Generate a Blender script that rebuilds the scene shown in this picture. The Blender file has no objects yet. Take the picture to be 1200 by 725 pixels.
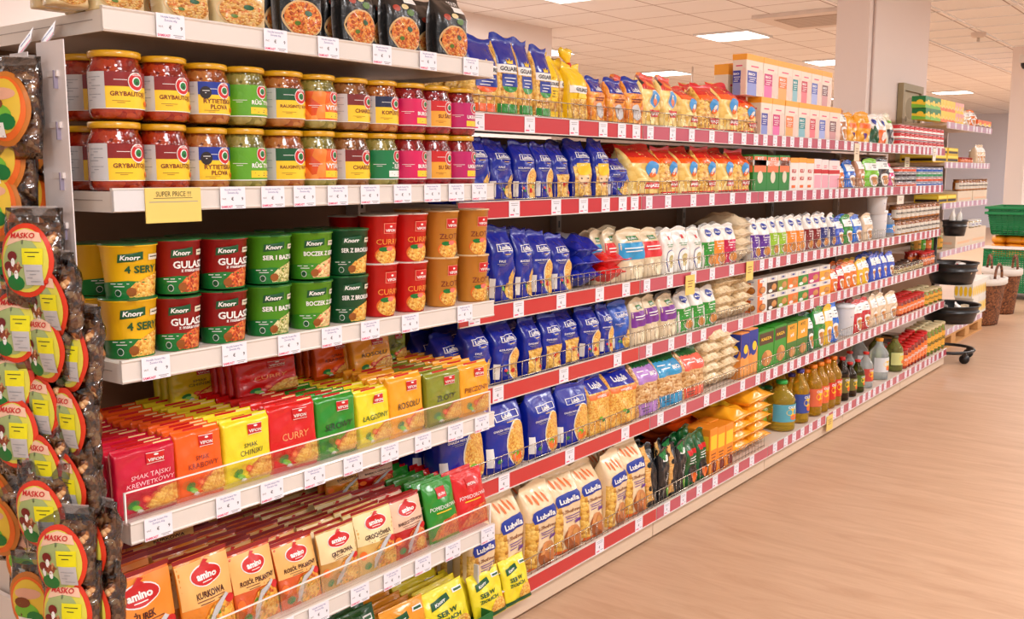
import bpy, math, random
from mathutils import Vector
R=math.radians; PI=math.pi; rnd=random.Random(7)
S=bpy.context.scene; COL=S.collection
# ---------------------------------------------------------------- camera, world, lights, exposure
FPX=1159.2; YAW,PIT,HC=R(-37.05),R(7.85),1.3
cd=bpy.data.cameras.new('camera'); cam=bpy.data.objects.new('camera',cd); COL.objects.link(cam)
cam.location=(0,0,HC); cam.rotation_euler=(PI/2-PIT,0,-YAW)
cd.sensor_width=36; cd.lens=36*FPX/1200; cd.clip_start=.02; cd.clip_end=200
S.camera=cam
S.view_settings.view_transform='Standard'; S.view_settings.look='None'; S.view_settings.gamma=1
S.view_settings.use_curve_mapping=False; S.view_settings.exposure=-0.06
w=bpy.data.worlds.new('world'); S.world=w; w.use_nodes=True
w.node_tree.nodes['Background'].inputs[0].default_value=(.94,.97,1,1)
w.node_tree.nodes['Background'].inputs[1].default_value=.5
LAMP_W=43; CEIL=2.7
FIX=[(-6.87,9.68),(-6.87,12.68),(-6.87,15.68),(-6.87,18.68),(-4.47,.68),(-4.47,3.68),(-4.47,6.68),(-4.47,9.68),(-4.47,12.68),(-4.47,15.68),(-4.47,18.68),
 (0.33,-2.32),(.33,.68),(.33,3.68),(.33,6.68),(.33,9.68),(.33,12.68),(.33,15.68),(.33,18.68),(.33,21.68),(2.73,-2.32),(2.73,.68),(2.73,3.68),(2.73,6.68),(2.73,9.68),(2.73,15.68),(-2.07,15.68),(-2.07,18.68),(-2.07,21.68),(-2.07,24.68)]  # aisle, right and column rows are unseen panels added for aisle and far-room light
# ---------------------------------------------------------------- camera maths for reading the photograph
Fv=(math.sin(YAW)*math.cos(PIT),math.cos(YAW)*math.cos(PIT),-math.sin(PIT)); Rv=(math.cos(YAW),-math.sin(YAW),0)
Uv=(Rv[1]*Fv[2]-Rv[2]*Fv[1],Rv[2]*Fv[0]-Rv[0]*Fv[2],Rv[0]*Fv[1]-Rv[1]*Fv[0])
def ray(px,py):
    a=(px-600)/FPX; b=-(py-362.5)/FPX
    return [Fv[i]+Rv[i]*a+Uv[i]*b for i in range(3)]
def onx(px,py,X): d=ray(px,py); t=X/d[0]; return (X,d[1]*t,HC+d[2]*t)
def ony(px,py,Y): d=ray(px,py); t=Y/d[1]; return (d[0]*t,Y,HC+d[2]*t)
def yat(px,X,z):
    lo,hi=.05,40
    for _ in range(40):
        m=(lo+hi)/2; v=(X,m,z-HC); k=sum(v[i]*Fv[i] for i in range(3)); x=600+FPX*sum(v[i]*Rv[i] for i in range(3))/k
        if x<px: lo=m
        else: hi=m
    return lo
def zat(py,X,y):
    # height whose image row is py
    lo,hi=-1,4
    for _ in range(40):
        m=(lo+hi)/2; v=(X,y,m-HC); k=sum(v[i]*Fv[i] for i in range(3)); q=362.5-FPX*sum(v[i]*Uv[i] for i in range(3))/k
        if q>py: lo=m
        else: hi=m
    return lo
# ---------------------------------------------------------------- materials
MATS={}
def lin(c): return tuple(((x/255+.055)/1.055)**2.4 if x>10 else x/255/12.92 for x in c)+(1,)
def mat(c,rough=.5,bump=0,bs=30,metal=0,coat=0,emit=0,trans=0,spec=.5,alpha=1,name=None):
    key=(c,rough,bump,bs,metal,coat,emit,trans,spec,alpha)
    if key in MATS: return MATS[key]
    m=bpy.data.materials.new(name or 'paint'); m.use_nodes=True; n=m.node_tree; b=n.nodes['Principled BSDF']
    b.inputs['Base Color'].default_value=lin(c); b.inputs['Roughness'].default_value=rough; b.inputs['Metallic'].default_value=metal
    b.inputs['Coat Weight'].default_value=coat; b.inputs['Coat Roughness'].default_value=.15; b.inputs['Transmission Weight'].default_value=trans
    b.inputs['Specular IOR Level'].default_value=spec; b.inputs['Alpha'].default_value=alpha
    if trans: b.inputs['IOR'].default_value=1.33
    if emit: b.inputs['Emission Color'].default_value=lin(c); b.inputs['Emission Strength'].default_value=emit
    if bump:
        tc=n.nodes.new('ShaderNodeTexCoord'); nz=n.nodes.new('ShaderNodeTexNoise'); nz.inputs['Scale'].default_value=bs; nz.inputs['Detail'].default_value=3; nz.inputs['Distortion'].default_value=.6
        bp=n.nodes.new('ShaderNodeBump'); bp.inputs['Strength'].default_value=bump; bp.inputs['Distance'].default_value=.004
        n.links.new(tc.outputs['Object'],nz.inputs['Vector']); n.links.new(nz.outputs['Fac'],bp.inputs['Height']); n.links.new(bp.outputs[0],b.inputs['Normal'])
    MATS[key]=m; return m
def film(c,rough=.26,bump=.7,bs=28): return mat(c,rough,bump,bs,coat=.35,name='plastic_film')
def paper(c): return mat(c,.6,name='printed_paper')
def ink(c): return mat(c,.4,name='ink')
def food(key,cols,scale=70,rough=.35,coat=.25,stretch=None,bump=.8):
    if key in MATS: return MATS[key]
    m=bpy.data.materials.new(key); m.use_nodes=True; n=m.node_tree; b=n.nodes['Principled BSDF']; L=n.links.new
    tc=n.nodes.new('ShaderNodeTexCoord'); mp=n.nodes.new('ShaderNodeMapping'); L(tc.outputs['Object'],mp.inputs[0])
    if stretch: mp.inputs['Scale'].default_value=stretch
    vo=n.nodes.new('ShaderNodeTexVoronoi'); vo.inputs['Scale'].default_value=scale; L(mp.outputs[0],vo.inputs['Vector'])
    nz=n.nodes.new('ShaderNodeTexNoise'); nz.inputs['Scale'].default_value=scale*.6; nz.inputs['Detail'].default_value=3; L(mp.outputs[0],nz.inputs['Vector'])
    sp=n.nodes.new('ShaderNodeSeparateColor'); L(vo.outputs['Color'],sp.inputs[0])
    ad=n.nodes.new('ShaderNodeMath'); ad.operation='MULTIPLY_ADD'; L(nz.outputs['Fac'],ad.inputs[0]); ad.inputs[1].default_value=.9; L(sp.outputs[0],ad.inputs[2])
    su=n.nodes.new('ShaderNodeMath'); su.operation='SUBTRACT'; L(ad.outputs[0],su.inputs[0]); su.inputs[1].default_value=.45
    cr=n.nodes.new('ShaderNodeValToRGB'); L(su.outputs[0],cr.inputs[0]); e=cr.color_ramp.elements
    for i,c in enumerate(cols):
        p=i/(len(cols)-1) if len(cols)>1 else 0
        if i<2: e[i].position=p; e[i].color=lin(c)
        else:
            q=e.new(p); q.color=lin(c)
    if len(cols)>2:
        for i,c in enumerate(cols): e[i].position=i/(len(cols)-1); e[i].color=lin(c)
    L(cr.outputs[0],b.inputs['Base Color']); b.inputs['Roughness'].default_value=rough; b.inputs['Coat Weight'].default_value=coat; b.inputs['Coat Roughness'].default_value=.12
    bp=n.nodes.new('ShaderNodeBump'); bp.inputs['Strength'].default_value=bump; bp.inputs['Distance'].default_value=.004; L(vo.outputs['Distance'],bp.inputs['Height']); bp.invert=True
    L(bp.outputs[0],b.inputs['Normal']); MATS[key]=m; return m
# palette
BLUE=film((12,32,150)); LBLUE=film((30,80,180)); WH=ink((245,242,238)); RED=ink((205,25,25)); CRIM=film((200,8,50)); ORA=film((245,95,20)); YEL=film((248,205,25)); LYEL=film((240,218,40))
GRN=film((40,140,35)); DGRN=film((15,85,35)); OLV=film((135,140,35)); REDF=film((215,22,22)); OYEL=film((245,165,30)); BLK=film((25,25,28)); PUR=film((115,40,130)); TEAL=film((0,135,140)); CREAM=film((226,205,170)); SALM=film((230,100,80)); SKY=film((50,150,200)); LIL=film((180,130,200)); MAG=film((215,30,110)); BRN=film((120,70,35)); WHF=film((238,232,224)); NAVY=film((30,35,95))
K_DK=ink((40,30,30)); K_BL=ink((25,50,150)); K_GN=ink((20,120,50)); K_DG=ink((10,80,40)); K_YE=ink((250,205,40)); K_OR=ink((240,110,30)); K_GY=ink((200,196,196)); K_BR=ink((130,65,30)); K_PK=ink((225,60,110)); K_LG=ink((120,190,50)); K_TL=ink((20,140,140)); K_PU=ink((100,50,140)); K_SK=ink((70,150,215)); K_MR=ink((120,25,20)); K_SG=ink((150,150,155))
PASTA=food('pasta_food',[(190,125,40),(235,185,80),(245,205,110)],95); NOOD=food('noodle_food',[(215,130,35),(240,180,70),(250,215,120)],230,bump=.5); NUTS=food('pale_pasta_food',[(225,180,80),(240,205,115),(250,225,150)],38)
RICEF=food('grain_food',[(205,170,120),(228,200,155),(240,220,180)],150); GOUL=food('goulash_food',[(170,45,10),(225,95,30),(240,160,80)],210,bump=.5); VEG=food('vegetable_food',[(60,120,30),(235,140,40),(245,190,70),(190,40,20)],170,bump=.5)
SOUPR=food('tomato_soup',[(105,12,6),(150,28,10),(175,60,25)],70,.12,.7); SOUPO=food('orange_soup',[(110,45,12),(160,80,28),(185,120,60)],70,.12,.7); SOUPG=food('pickle_soup',[(85,80,25),(130,120,50),(165,150,80)],70,.12,.7); SOUPM=food('beet_soup',[(80,6,14),(125,12,22),(150,25,35)],70,.12,.7)
SOUPB=food('brown_soup',[(80,38,14),(130,75,35),(155,105,62)],70,.12,.7); MUSH=food('dried_mushroom',[(85,42,18),(150,82,38),(195,128,70),(225,180,125)],95,.4,.3,bump=1.5); PICK=food('pickled_vegetable',[(70,80,20),(130,140,45),(190,160,70),(200,60,20)],40,.12,.7)
TOAST=food('bread_food',[(150,80,25),(200,125,50),(225,165,90)],30); WALN=food('walnut_food',[(150,75,25),(190,105,45),(220,150,85)],25)
WHITE=mat((232,222,212),.35,name='white_enamel'); WHITE2=mat((225,216,208),.3,coat=.3,name='white_rail'); BACK=mat((150,112,82),.6,name='back_panel'); REDR=mat((200,28,34),.3,coat=.5,spec=.6,name='red_rail'); PINKR=mat((192,72,92),.32,coat=.5,spec=.6,name='faded_sheen_rail')  # pink rail colour mixes a faded insert with reflected light painted in
TAGM=mat((240,236,244),.45,name='price_paper'); CHROME=mat((190,180,165),.25,metal=.9,name='wire_chrome'); LIDY=mat((215,158,18),.35,coat=.3,name='yellow_lid'); BLACKP=mat((28,28,30),.35,name='black_plastic')
# ---------------------------------------------------------------- mesh builder
_txt={}
def glyphs(s,bold=.0,shear=0):
    k=(s,bold,shear)
    if k in _txt: return _txt[k]
    c=bpy.data.curves.new('lettering','FONT'); c.body=s; c.size=1; c.align_x='CENTER'; c.resolution_u=2; c.offset=bold; c.shear=shear
    o=bpy.data.objects.new('lettering',c); COL.objects.link(o); dg=bpy.context.evaluated_depsgraph_get(); me=o.evaluated_get(dg).to_mesh()
    vs=[(v.co.x/.72,v.co.y/.72) for v in me.vertices]; fs=[tuple(p.vertices) for p in me.polygons]
    o.evaluated_get(dg).to_mesh_clear(); bpy.data.objects.remove(o); bpy.data.curves.remove(c)
    if vs:
        mx=(max(v[0] for v in vs)+min(v[0] for v in vs))/2; vs=[(x-mx,y) for x,y in vs]
    wd=max([v[0] for v in vs]+[.01])*2
    _txt[k]=(vs,fs,wd); return _txt[k]
class MB:
    def __init__(s): s.v=[];s.f=[];s.m=[];s.sm=[];s.mats=[]
    def mi(s,m):
        if m not in s.mats: s.mats.append(m)
        return s.mats.index(m)
    def add(s,vs,fs,m,smooth=False):
        o=len(s.v); s.v+=[tuple(p) for p in vs]; i=s.mi(m)
        for f in fs: s.f.append(tuple(o+k for k in f)); s.m.append(i); s.sm.append(smooth)
        return s
    def box(s,x0,x1,y0,y1,z0,z1,m):
        vs=[(x,y,z) for x in(x0,x1) for y in(y0,y1) for z in(z0,z1)]
        return s.add(vs,[(0,1,3,2),(4,6,7,5),(0,4,5,1),(2,3,7,6),(0,2,6,4),(1,5,7,3)],m)
    def rbox(s,x0,x1,y0,y1,z0,z1,m,b=.003):
        # box with chamfered vertical and horizontal edges
        b=min(b,(x1-x0)/3,(y1-y0)/3,(z1-z0)/3); rings=[]
        for z,k in((z0,b),(z0+b,0),(z1-b,0),(z1,b)):
            q=[(x0+k+b,y0+k),(x1-k-b,y0+k),(x1-k,y0+k+b),(x1-k,y1-k-b),(x1-k-b,y1-k),(x0+k+b,y1-k),(x0+k,y1-k-b),(x0+k,y0+k+b)]
            rings.append([(a,c,z) for a,c in q])
        return s.loft(rings,m,False,True,True)
    def loft(s,rings,m,smooth=True,cap0=False,cap1=False,close=True):
        n=len(rings[0]); vs=[p for r in rings for p in r]; fs=[]
        for i in range(len(rings)-1):
            for j in range(n if close else n-1):
                k=(j+1)%n; fs.append((i*n+j,i*n+k,(i+1)*n+k,(i+1)*n+j))
        if cap0: fs.append(tuple(range(n))[::-1])
        if cap1: fs.append(tuple((len(rings)-1)*n+j for j in range(n)))
        return s.add(vs,fs,m,smooth)
    def lathe(s,prof,m,n=28,cap0=True,cap1=True,smooth=True,cx=0,cy=0,sx=1,sy=1):
        return s.loft([[(cx+r*sx*math.cos(2*PI*j/n),cy+r*sy*math.sin(2*PI*j/n),z) for j in range(n)] for r,z in prof],m,smooth,cap0,cap1)
    def tube(s,pts,r,m,n=6):
        rings=[]; P=[Vector(p) for p in pts]
        for i,p in enumerate(P):
            t=(P[min(i+1,len(P)-1)]-P[max(i-1,0)]).normalized(); a=t.cross(Vector((.13,.27,.95)));
            if a.length<.1: a=t.cross(Vector((1,0,0)))
            a.normalize(); b=t.cross(a)
            rings.append([tuple(p+(a*math.cos(2*PI*j/n)+b*math.sin(2*PI*j/n))*r) for j in range(n)])
        return s.loft(rings,m,True,True,True)
    def build(s,name,parent=None,loc=(0,0,0)):
        me=bpy.data.meshes.new(name); me.from_pydata(s.v,[],s.f)
        for m in s.mats: me.materials.append(m)
        me.polygons.foreach_set('material_index',s.m); me.polygons.foreach_set('use_smooth',s.sm); me.update()
        o=bpy.data.objects.new(name,me); COL.objects.link(o); o.location=loc
        if parent: o.parent=parent
        return o
# ---- surfaces that prints are laid on: P(u,v,off); u -1..1 across the front, v 0..1 up
class Surf:
    def rect(s,mb,u0,u1,v0,v1,m,l=1,nu=12,nv=8):
        vs=[s.P(u0+(u1-u0)*i/nu,v0+(v1-v0)*j/nv,l*s.k) for j in range(nv+1) for i in range(nu+1)]
        mb.add(vs,[(j*(nu+1)+i,j*(nu+1)+i+1,(j+1)*(nu+1)+i+1,(j+1)*(nu+1)+i) for j in range(nv) for i in range(nu)],m,True)
    def ell(s,mb,uc,vc,ru,rv,m,l=1,n=22,rg=4,a0=0,a1=2*PI,rot=0):
        # ru as fraction of half width, rv as fraction of height; clipped to the face
        vs=[s.P(uc,vc,l*s.k)]; full=a1-a0>6.28; cnt=n if full else n+1
        for r in range(1,rg+1):
            for j in range(cnt):
                a=a0+(a1-a0)*j/n; du=math.cos(a)*ru*s.w/2; dv=math.sin(a)*rv*s.h; c,q=math.cos(rot),math.sin(rot)
                du,dv=(du*c-dv*q),(du*q+dv*c)
                vs.append(s.P(max(-s.um,min(s.um,uc+du*r/rg/(s.w/2))),max(.01,min(.99,vc+dv*r/rg/s.h)),l*s.k))
        fs=[]
        for j in range(n):
            k=(j+1)%cnt if full else j+1
            fs.append((0,1+j,1+k))
            for r in range(rg-1): fs.append((1+r*cnt+j,1+(r+1)*cnt+j,1+(r+1)*cnt+k,1+r*cnt+k))
        mb.add(vs,fs,m,True)
    def poly(s,mb,pts,m,l=1):
        q=[]
        for i,a in enumerate(pts):
            b=pts[(i+1)%len(pts)]; c=max(1,int(max(abs(b[0]-a[0])/.18,abs(b[1]-a[1])/.07)))
            q+=[(a[0]+(b[0]-a[0])*j/c,a[1]+(b[1]-a[1])*j/c) for j in range(c)]
        pts=q
        uc=sum(p[0] for p in pts)/len(pts); vc=sum(p[1] for p in pts)/len(pts); rg=5; n=len(pts)
        vs=[s.P(uc,vc,l*s.k)]+[s.P(uc+(p[0]-uc)*r/rg,vc+(p[1]-vc)*r/rg,l*s.k) for r in range(1,rg+1) for p in pts]
        fs=[(0,1+j,1+(j+1)%n) for j in range(n)]+[(1+r*n+j,1+(r+1)*n+j,1+(r+1)*n+(j+1)%n,1+r*n+(j+1)%n) for r in range(rg-1) for j in range(n)]
        mb.add(vs,fs,m,True)
    def text(s,mb,t,uc,vc,size,m,l=2,maxw=1.7,bold=.02,shear=0,rot=0,xs=1):
        vs,fs,wd=glyphs(t,bold,shear); k=size*s.h; mw=maxw*s.w/2; q=1
        if wd*k*xs>mw: q=mw/(wd*k*xs); 
        kx=k*xs*q; ky=k*max(q,.7) if q<1 else k; c,n=math.cos(rot),math.sin(rot); out=[]
        for x,y in vs:
            a,b=x*kx,(y-.5)*ky; a,b=a*c-b*n,a*n+b*c
            out.append(s.P(max(-s.um,min(s.um,uc+a/(s.w/2))),vc+b/s.h,l*s.k))
        mb.add(out,fs,m)
    def bars(s,mb,u0,u1,v,n,dv,m,l=2,th=.008):
        for i in range(n): s.rect(mb,u0+(.1*(i%2)),u1-.12*((i*7)%3),v-i*dv-th/2,v-i*dv+th/2,m,l,2,1)
    def leaf(s,mb,pts,m,l=1): s.poly(mb,pts,m,l)
class Bag(Surf):
    k=.0009
    def __init__(s,w,h,d,style='block',wr=.003,seed=0,n=None):
        s.w,s.h,s.d,s.style,s.wr=w,h,d,style,wr; s.n=n or (4 if style=='block' else 2.4); s.um=.97; r=random.Random(seed+int(w*999)); s.ph=[r.uniform(0,6.3) for _ in range(8)]
        s.fr=[r.uniform(.8,1.3) for _ in range(8)]
    def D(s,v):
        d=s.d/2
        if s.style=='block':
            if v<.06: return d*(.78+.22*math.sqrt(v/.06))
            if v<.62: return d
            if v>.93: return .0016
            t=(v-.62)/.31; return max(.0016,d*(1-t**1.6))
        if s.style=='flat': # box shaped sachet with fin seal
            if v<.05 or v>.95: return .002
            return d*min(1,(min(v,1-v)-.05)/.06+.35) if min(v,1-v)<.09 else d
        return max(.0013,d*math.sin(PI*min(1,max(0,(v-.04)/.92)))**.55) if .04<v<.96 else .0013
    def W(s,v):
        w=s.w/2
        if s.style=='block': return w*(1-.05*max(0,(v-.7)/.3)+.02*math.sin(v*9+s.ph[0]))
        return w*(1-.035*math.sin(PI*v))
    def P(s,u,v,off=0):
        ui=max(-1,min(1,u)); v=max(0,min(1,v)); D=s.D(v); x=D*(1-abs(ui)**s.n)**(1/s.n); a=s.ph; f=s.fr
        k=s.wr*(math.sin(9*f[0]*v+3*u+a[1])+.7*math.sin(17*f[1]*v-5*f[2]*u+a[2])+.6*math.sin(8*f[3]*u+11*v+a[3])+.25*math.sin(21*f[4]*v+7*u+a[4]))*(1-ui**2)**.5*min(1,.25+3*D/s.d)
        zz=v*s.h
        if v>.9 and s.style=='block': zz+=s.h*.028*math.sin(3*u+a[5])*(v-.9)*10
        if s.style=='block': k+=.35*s.d*max(0,(v-.66)/.34)**1.5*math.sin(a[6])*.8
        W=s.W(v); return (x+k+off,ui*(W+off*.6),zz)
    def body(s,mb,m,nu=24,nv=34,mb2=None):
        us=[math.sin(PI/2*(-1+2*i/nu)) for i in range(nu+1)]; vs_=[j/nv for j in range(nv+1)]
        if s.style=='block': vs_=[0,.02,.04,.06]+[.06+.56*j/18 for j in range(1,19)]+[.62+.31*j/14 for j in range(1,15)]+[.95,.975,1]
        rings=[]
        for v in vs_:
            fr=[s.P(u,v) for u in us]; bk=[]
            for u in us[1:-1][::-1]:
                x,y,z=s.P(u,v); D=s.D(v)*(1-abs(u)**s.n)**(1/s.n); bk.append((x-2*D,y,z))
            rings.append(fr+bk)
        mb.loft(rings,m,True,True,True)
class Cyl(Surf):
    k=.0004; um=3
    def __init__(s,r0,r1,h,z0=0): s.r0,s.r1,s.h,s.z0=r0,r1,h,z0; s.w=PI*(r0+r1)/2
    def P(s,u,v,off=0):
        r=s.r0+(s.r1-s.r0)*v+off; a=u*PI/2; return (r*math.cos(a),r*math.sin(a),s.z0+v*s.h)
class Flat(Surf):
    k=.0004; um=1
    def __init__(s,w,h,d,z0=0): s.w,s.h,s.d,s.z0=w,h,d,z0
    def P(s,u,v,off=0): return (s.d/2+off,u*s.w/2,s.z0+v*s.h)
class Side(Surf):   # the face towards -Y
    k=.0004; um=1
    def __init__(s,w,h,d,z0=0): s.w,s.h,s.d,s.z0=d,h,w,z0
    def P(s,u,v,off=0): return (u*s.w/2,-s.d/2-off,s.z0+v*s.h)
# ---------------------------------------------------------------- registry of products
KIND={}
def kind(key,name,cat,desc,dim,fn): KIND[key]=dict(name=name,cat=cat,desc=desc,dim=dim,fn=fn,root=None,used=False)
def emp(name): o=bpy.data.objects.new(name,None); COL.objects.link(o); o.empty_display_size=.02; return o
def copytree(o,parent=None):
    c=o.copy(); COL.objects.link(c); c.parent=parent
    for ch in o.children: copytree(ch,c)
    return c
def put(key,x,y,z,label,group=None,s=(1,1,1),rz=0,ry=0,rx=0):
    k=KIND[key]
    if k['root'] is None: k['root']=k['fn']()
    if k['used']: o=copytree(k['root'])
    else: o=k['root']; k['used']=True
    o.location=(x,y,z); o.scale=s; o.rotation_euler=(rx,ry,rz); o['label']=label; o['category']=k['cat']
    if group: o['group']=group
    elif 'group' in o: del o['group']
    return o
def tag(o,label,cat,group=None):
    o['label']=label; o['category']=cat
    if group: o['group']=group
    return o
def struct(o): o['kind']='structure'; return o
def bagk(key,desc,w,h,d,body,prints,style='block',wr=.003,name='product_bag',cat='bag',n=None,seed=0):
    def fn():
        mb=MB(); b=Bag(w,h,d,style,wr,seed,n); b.body(mb,body); prints(b,mb); return mb.build(name)
    kind(key,name,cat,desc,(w,h,d),fn)
def boxk(key,desc,w,h,d,body,prints,name='product_carton',cat='box',top=None,side=None):
    def fn():
        mb=MB(); mb.rbox(-d/2,d/2,-w/2,w/2,0,h,body,.0015); f=Flat(w,h,d); prints(f,mb); (side or prints)(Side(w,h,d),mb)
        if top: mb.box(-d/2-.0005,d/2+.0005,-w/2-.0005,w/2+.0005,h*.86,h+.0006,top)
        return mb.build(name)
    kind(key,name,cat,desc,(w,h,d),fn)
# ---------------------------------------------------------------- product designs
def lub(txt,win):
    def p(b,mb):
        b.rect(mb,-.62,.62,.775,.783,WH,2); b.rect(mb,-.62,.62,.688,.696,WH,2); b.rect(mb,-.64,-.6,.69,.782,WH,2,1,4); b.rect(mb,.6,.64,.69,.782,WH,2,1,4)
        b.text(mb,'Lubella',0,.735,.055,WH,3,1.1,.03); b.text(mb,txt,-.3,.565,.028,WH,2,1.0,.02); b.rect(mb,-.1,.35,.645,.652,K_YE,2,2,1)
        b.bars(mb,-.6,0,.53,2,.018,K_SG,2,.006)
        if win=='lens': b.poly(mb,[(.93,.50),(.93,.05),(.5,.06),(.1,.1),(-.02,.16),(.05,.25),(.3,.36),(.6,.45)],PASTA); b.ell(mb,-.3,.22,.12,.03,K_LG,2,10); b.ell(mb,-.12,.2,.1,.03,K_GN,2,10)
        elif win=='oval': b.ell(mb,.45,.3,.5,.27,WH,1); b.ell(mb,.47,.3,.46,.255,NOOD,2); b.ell(mb,.3,.2,.16,.04,RED,3,10); b.ell(mb,.55,.26,.1,.03,K_LG,3,10); b.ell(mb,-.5,.24,.13,.025,RED,2,8); b.ell(mb,-.4,.2,.12,.025,K_GN,2,8)
        elif win=='rect': b.rect(mb,-.8,.8,.06,.46,PASTA,1); b.ell(mb,0,.28,.14,.035,RED,2,8); b.ell(mb,.25,.3,.14,.02,K_OR,2,8); b.ell(mb,.55,.14,.12,.03,RED,2,8)
        elif win=='chef': b.rect(mb,-.85,.85,.04,.55,PASTA,1); b.rect(mb,-.6,.65,.5,.6,K_YE,2); b.ell(mb,0,.33,.52,.12,ink((245,205,160)),2); b.ell(mb,0,.48,.62,.08,K_YE,3); b.ell(mb,-.2,.35,.07,.015,K_DK,4,8); b.ell(mb,.25,.35,.07,.015,K_DK,4,8); b.ell(mb,0,.27,.2,.012,RED,4,8)
        elif win=='big': b.ell(mb,.42,.33,.56,.33,WH,1); b.ell(mb,.43,.33,.52,.315,NOOD,2); b.ell(mb,.35,.15,.3,.06,K_OR,3,12); b.ell(mb,.3,.2,.16,.04,K_LG,3,10); b.ell(mb,-.55,.16,.14,.03,K_GN,2,8)
        if win!='rect' and win!='chef': b.rect(mb,-.98,-.8,.1,.35,WH,1,2,10)
    return p
for k,t,wn,dd in (('lub_fale','FALE','lens','curly pasta window'),('lub_mus','MUSZELKI','lens','shell pasta window'),('lub_kol','KOLANKA','oval','macaroni bowl picture'),('lub_pen','PENNE RIGATE','oval','penne plate picture'),('lub_swi','ŚWIDERKI','rect','square pasta window'),('lub_kok','KOKARDKI','chef','smiling chef picture')):
    bagk(k,'dark blue pasta bag with '+dd,.095,.22,.07,BLUE,lub(t,wn),name='pasta_bag')
bagk('lub_light','lighter blue pasta bag with thin window',.09,.23,.07,LBLUE,lub('TAGLIATELLE','lens'),name='pasta_bag')
bagk('lub_gni','wide dark blue nest pasta bag with oval window',.15,.2,.08,BLUE,lub('GNIAZDA WSTĄŻKI','big'),name='pasta_bag',wr=.002)
def pnest(b,mb):
    b.rect(mb,-1,1,.72,.99,BLUE,1); b.text(mb,'Lubella',0,.83,.08,WH,2,1.1,.03); b.rect(mb,-.9,.9,.62,.7,K_OR,1); b.text(mb,'wstążki',0,.66,.05,WH,2,1,.02); b.ell(mb,.1,.25,.15,.03,K_GN,2,8); b.ell(mb,-.2,.3,.15,.03,K_LG,2,8)
bagk('nest_clear','yellow nest pasta bag with dark blue top',.13,.2,.08,NOOD,pnest,name='pasta_bag')
def pgol(c1,c2,win):
    def p(b,mb):
        b.rect(mb,-1,1,.0,.17,c1,1); b.rect(mb,-1,1,.57,1,c2,1,10,10); b.rect(mb,-1,1,.54,.64,WH,2,10,2); b.text(mb,'GOLIARD',.1,.59,.05,K_DK,3,1.5,.03); b.poly(mb,[(-.15,.65),(.35,.65),(.4,.7),(.2,.68),(.1,.72),(0,.68),(-.2,.7)],K_YE,3)
        b.rect(mb,-.5,.8,.38,.53,K_BL if c2 is BLUE else K_YE,2); b.bars(mb,-.3,.6,.48,3,.04,WH if c2 is BLUE else K_DK,3,.01); b.ell(mb,.15,.37,.6,.06,c1,1)
        b.ell(mb,.2,.26,.2,.05,TOAST,2,10)
    return p
bagk('gol_g','tall dark blue and green noodle bag',.12,.3,.09,PASTA,pgol(GRN,BLUE,0),name='pasta_bag',wr=.002)
bagk('gol_o','tall dark blue and orange noodle bag',.12,.3,.09,PASTA,pgol(ORA,BLUE,0),name='pasta_bag',wr=.002)
bagk('gol_y','yellow topped noodle bag with white band',.11,.28,.09,PASTA,pgol(YEL,YEL,0),name='pasta_bag',wr=.002)
def tied():
    r=emp('tied_pasta_bag'); mb=MB(); b=Bag(.12,.24,.1,'block',.003,3); b.body(mb,YEL); b.rect(mb,-1,1,.0,.4,PASTA,1); b.rect(mb,-.9,.9,.5,.62,WH,2); b.text(mb,'GOLIARD',.1,.56,.06,K_DK,3,1.5,.03); b.rect(mb,-.4,.5,.42,.5,K_YE,3); mb.build('bag_body',r)
    mb=MB(); mb.lathe([(.008,.225),(.012,.235),(.008,.245)],RED,12); mb.build('tie',r)
    mb=MB(); mb.loft([[(0.01*math.cos(a)*s,(.04*s)*math.sin(a)+dy,z+.015*s*math.sin(a*1.5)) for a in [2*PI*j/12 for j in range(12)]] for s,dy,z in((.2,0,.24),(.7,-.01,.262),(1.1,-.02,.28),(.5,-.035,.295))],YEL,True,True,True); mb.build('gathered_top',r); return r
kind('gol_tied','tied_pasta_bag','bag','yellow pasta bag tied with a gathered top',(.12,.3,.1),tied)
def porb(b,mb): b.rect(mb,-1,1,.68,1,BLUE,1,10,8); b.text(mb,'Lubella',.2,.76,.09,WH,2,1.2,.03); b.ell(mb,0,.3,.5,.16,K_GY,2); b.bars(mb,-.5,.5,.56,2,.05,K_MR,2,.02)
bagk('lub_or','short orange pasta bag with dark blue top',.12,.17,.08,food('orange_pasta',[(210,110,20),(240,150,35),(245,175,60)],60),porb,name='pasta_bag')
def pmal(b,mb):
    b.rect(mb,-1,1,.72,1,food('poppy_print',[(30,25,20),(210,30,20),(225,60,30),(240,160,60)],25),1,10,6); b.ell(mb,.1,.55,.45,.17,WH,1); b.ell(mb,.1,.55,.4,.155,K_SK,2); b.ell(mb,.1,.5,.16,.08,K_OR,3,10); b.ell(mb,.1,.58,.09,.035,ink((240,195,150)),4,10); b.ell(mb,.1,.62,.12,.02,WH,5,8)
    b.rect(mb,-.45,.65,.22,.35,RED,2); b.text(mb,'BAJAZZ',.1,.285,.07,WH,3,1.0,.03); b.rect(mb,-1,1,0,.06,K_GN,1)
bagk('mal_box','poppy topped pasta bag with round blue picture',.12,.24,.08,NUTS,pmal,name='pasta_bag')
def pmac(b,mb):
    b.rect(mb,-1,1,.76,1,REDF,1,10,6); b.rect(mb,-1,1,.66,.77,ORA,1,10,3); b.rect(mb,-1,1,0,.09,REDF,1); b.ell(mb,.3,.55,.34,.15,K_SK,2); b.ell(mb,.3,.5,.12,.07,WH,3,10); b.ell(mb,.3,.44,.2,.05,K_OR,3,10); b.rect(mb,-.15,.75,.18,.3,RED,2); b.text(mb,'BAJAZZ',.3,.24,.06,WH,3,.85,.03)
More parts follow.
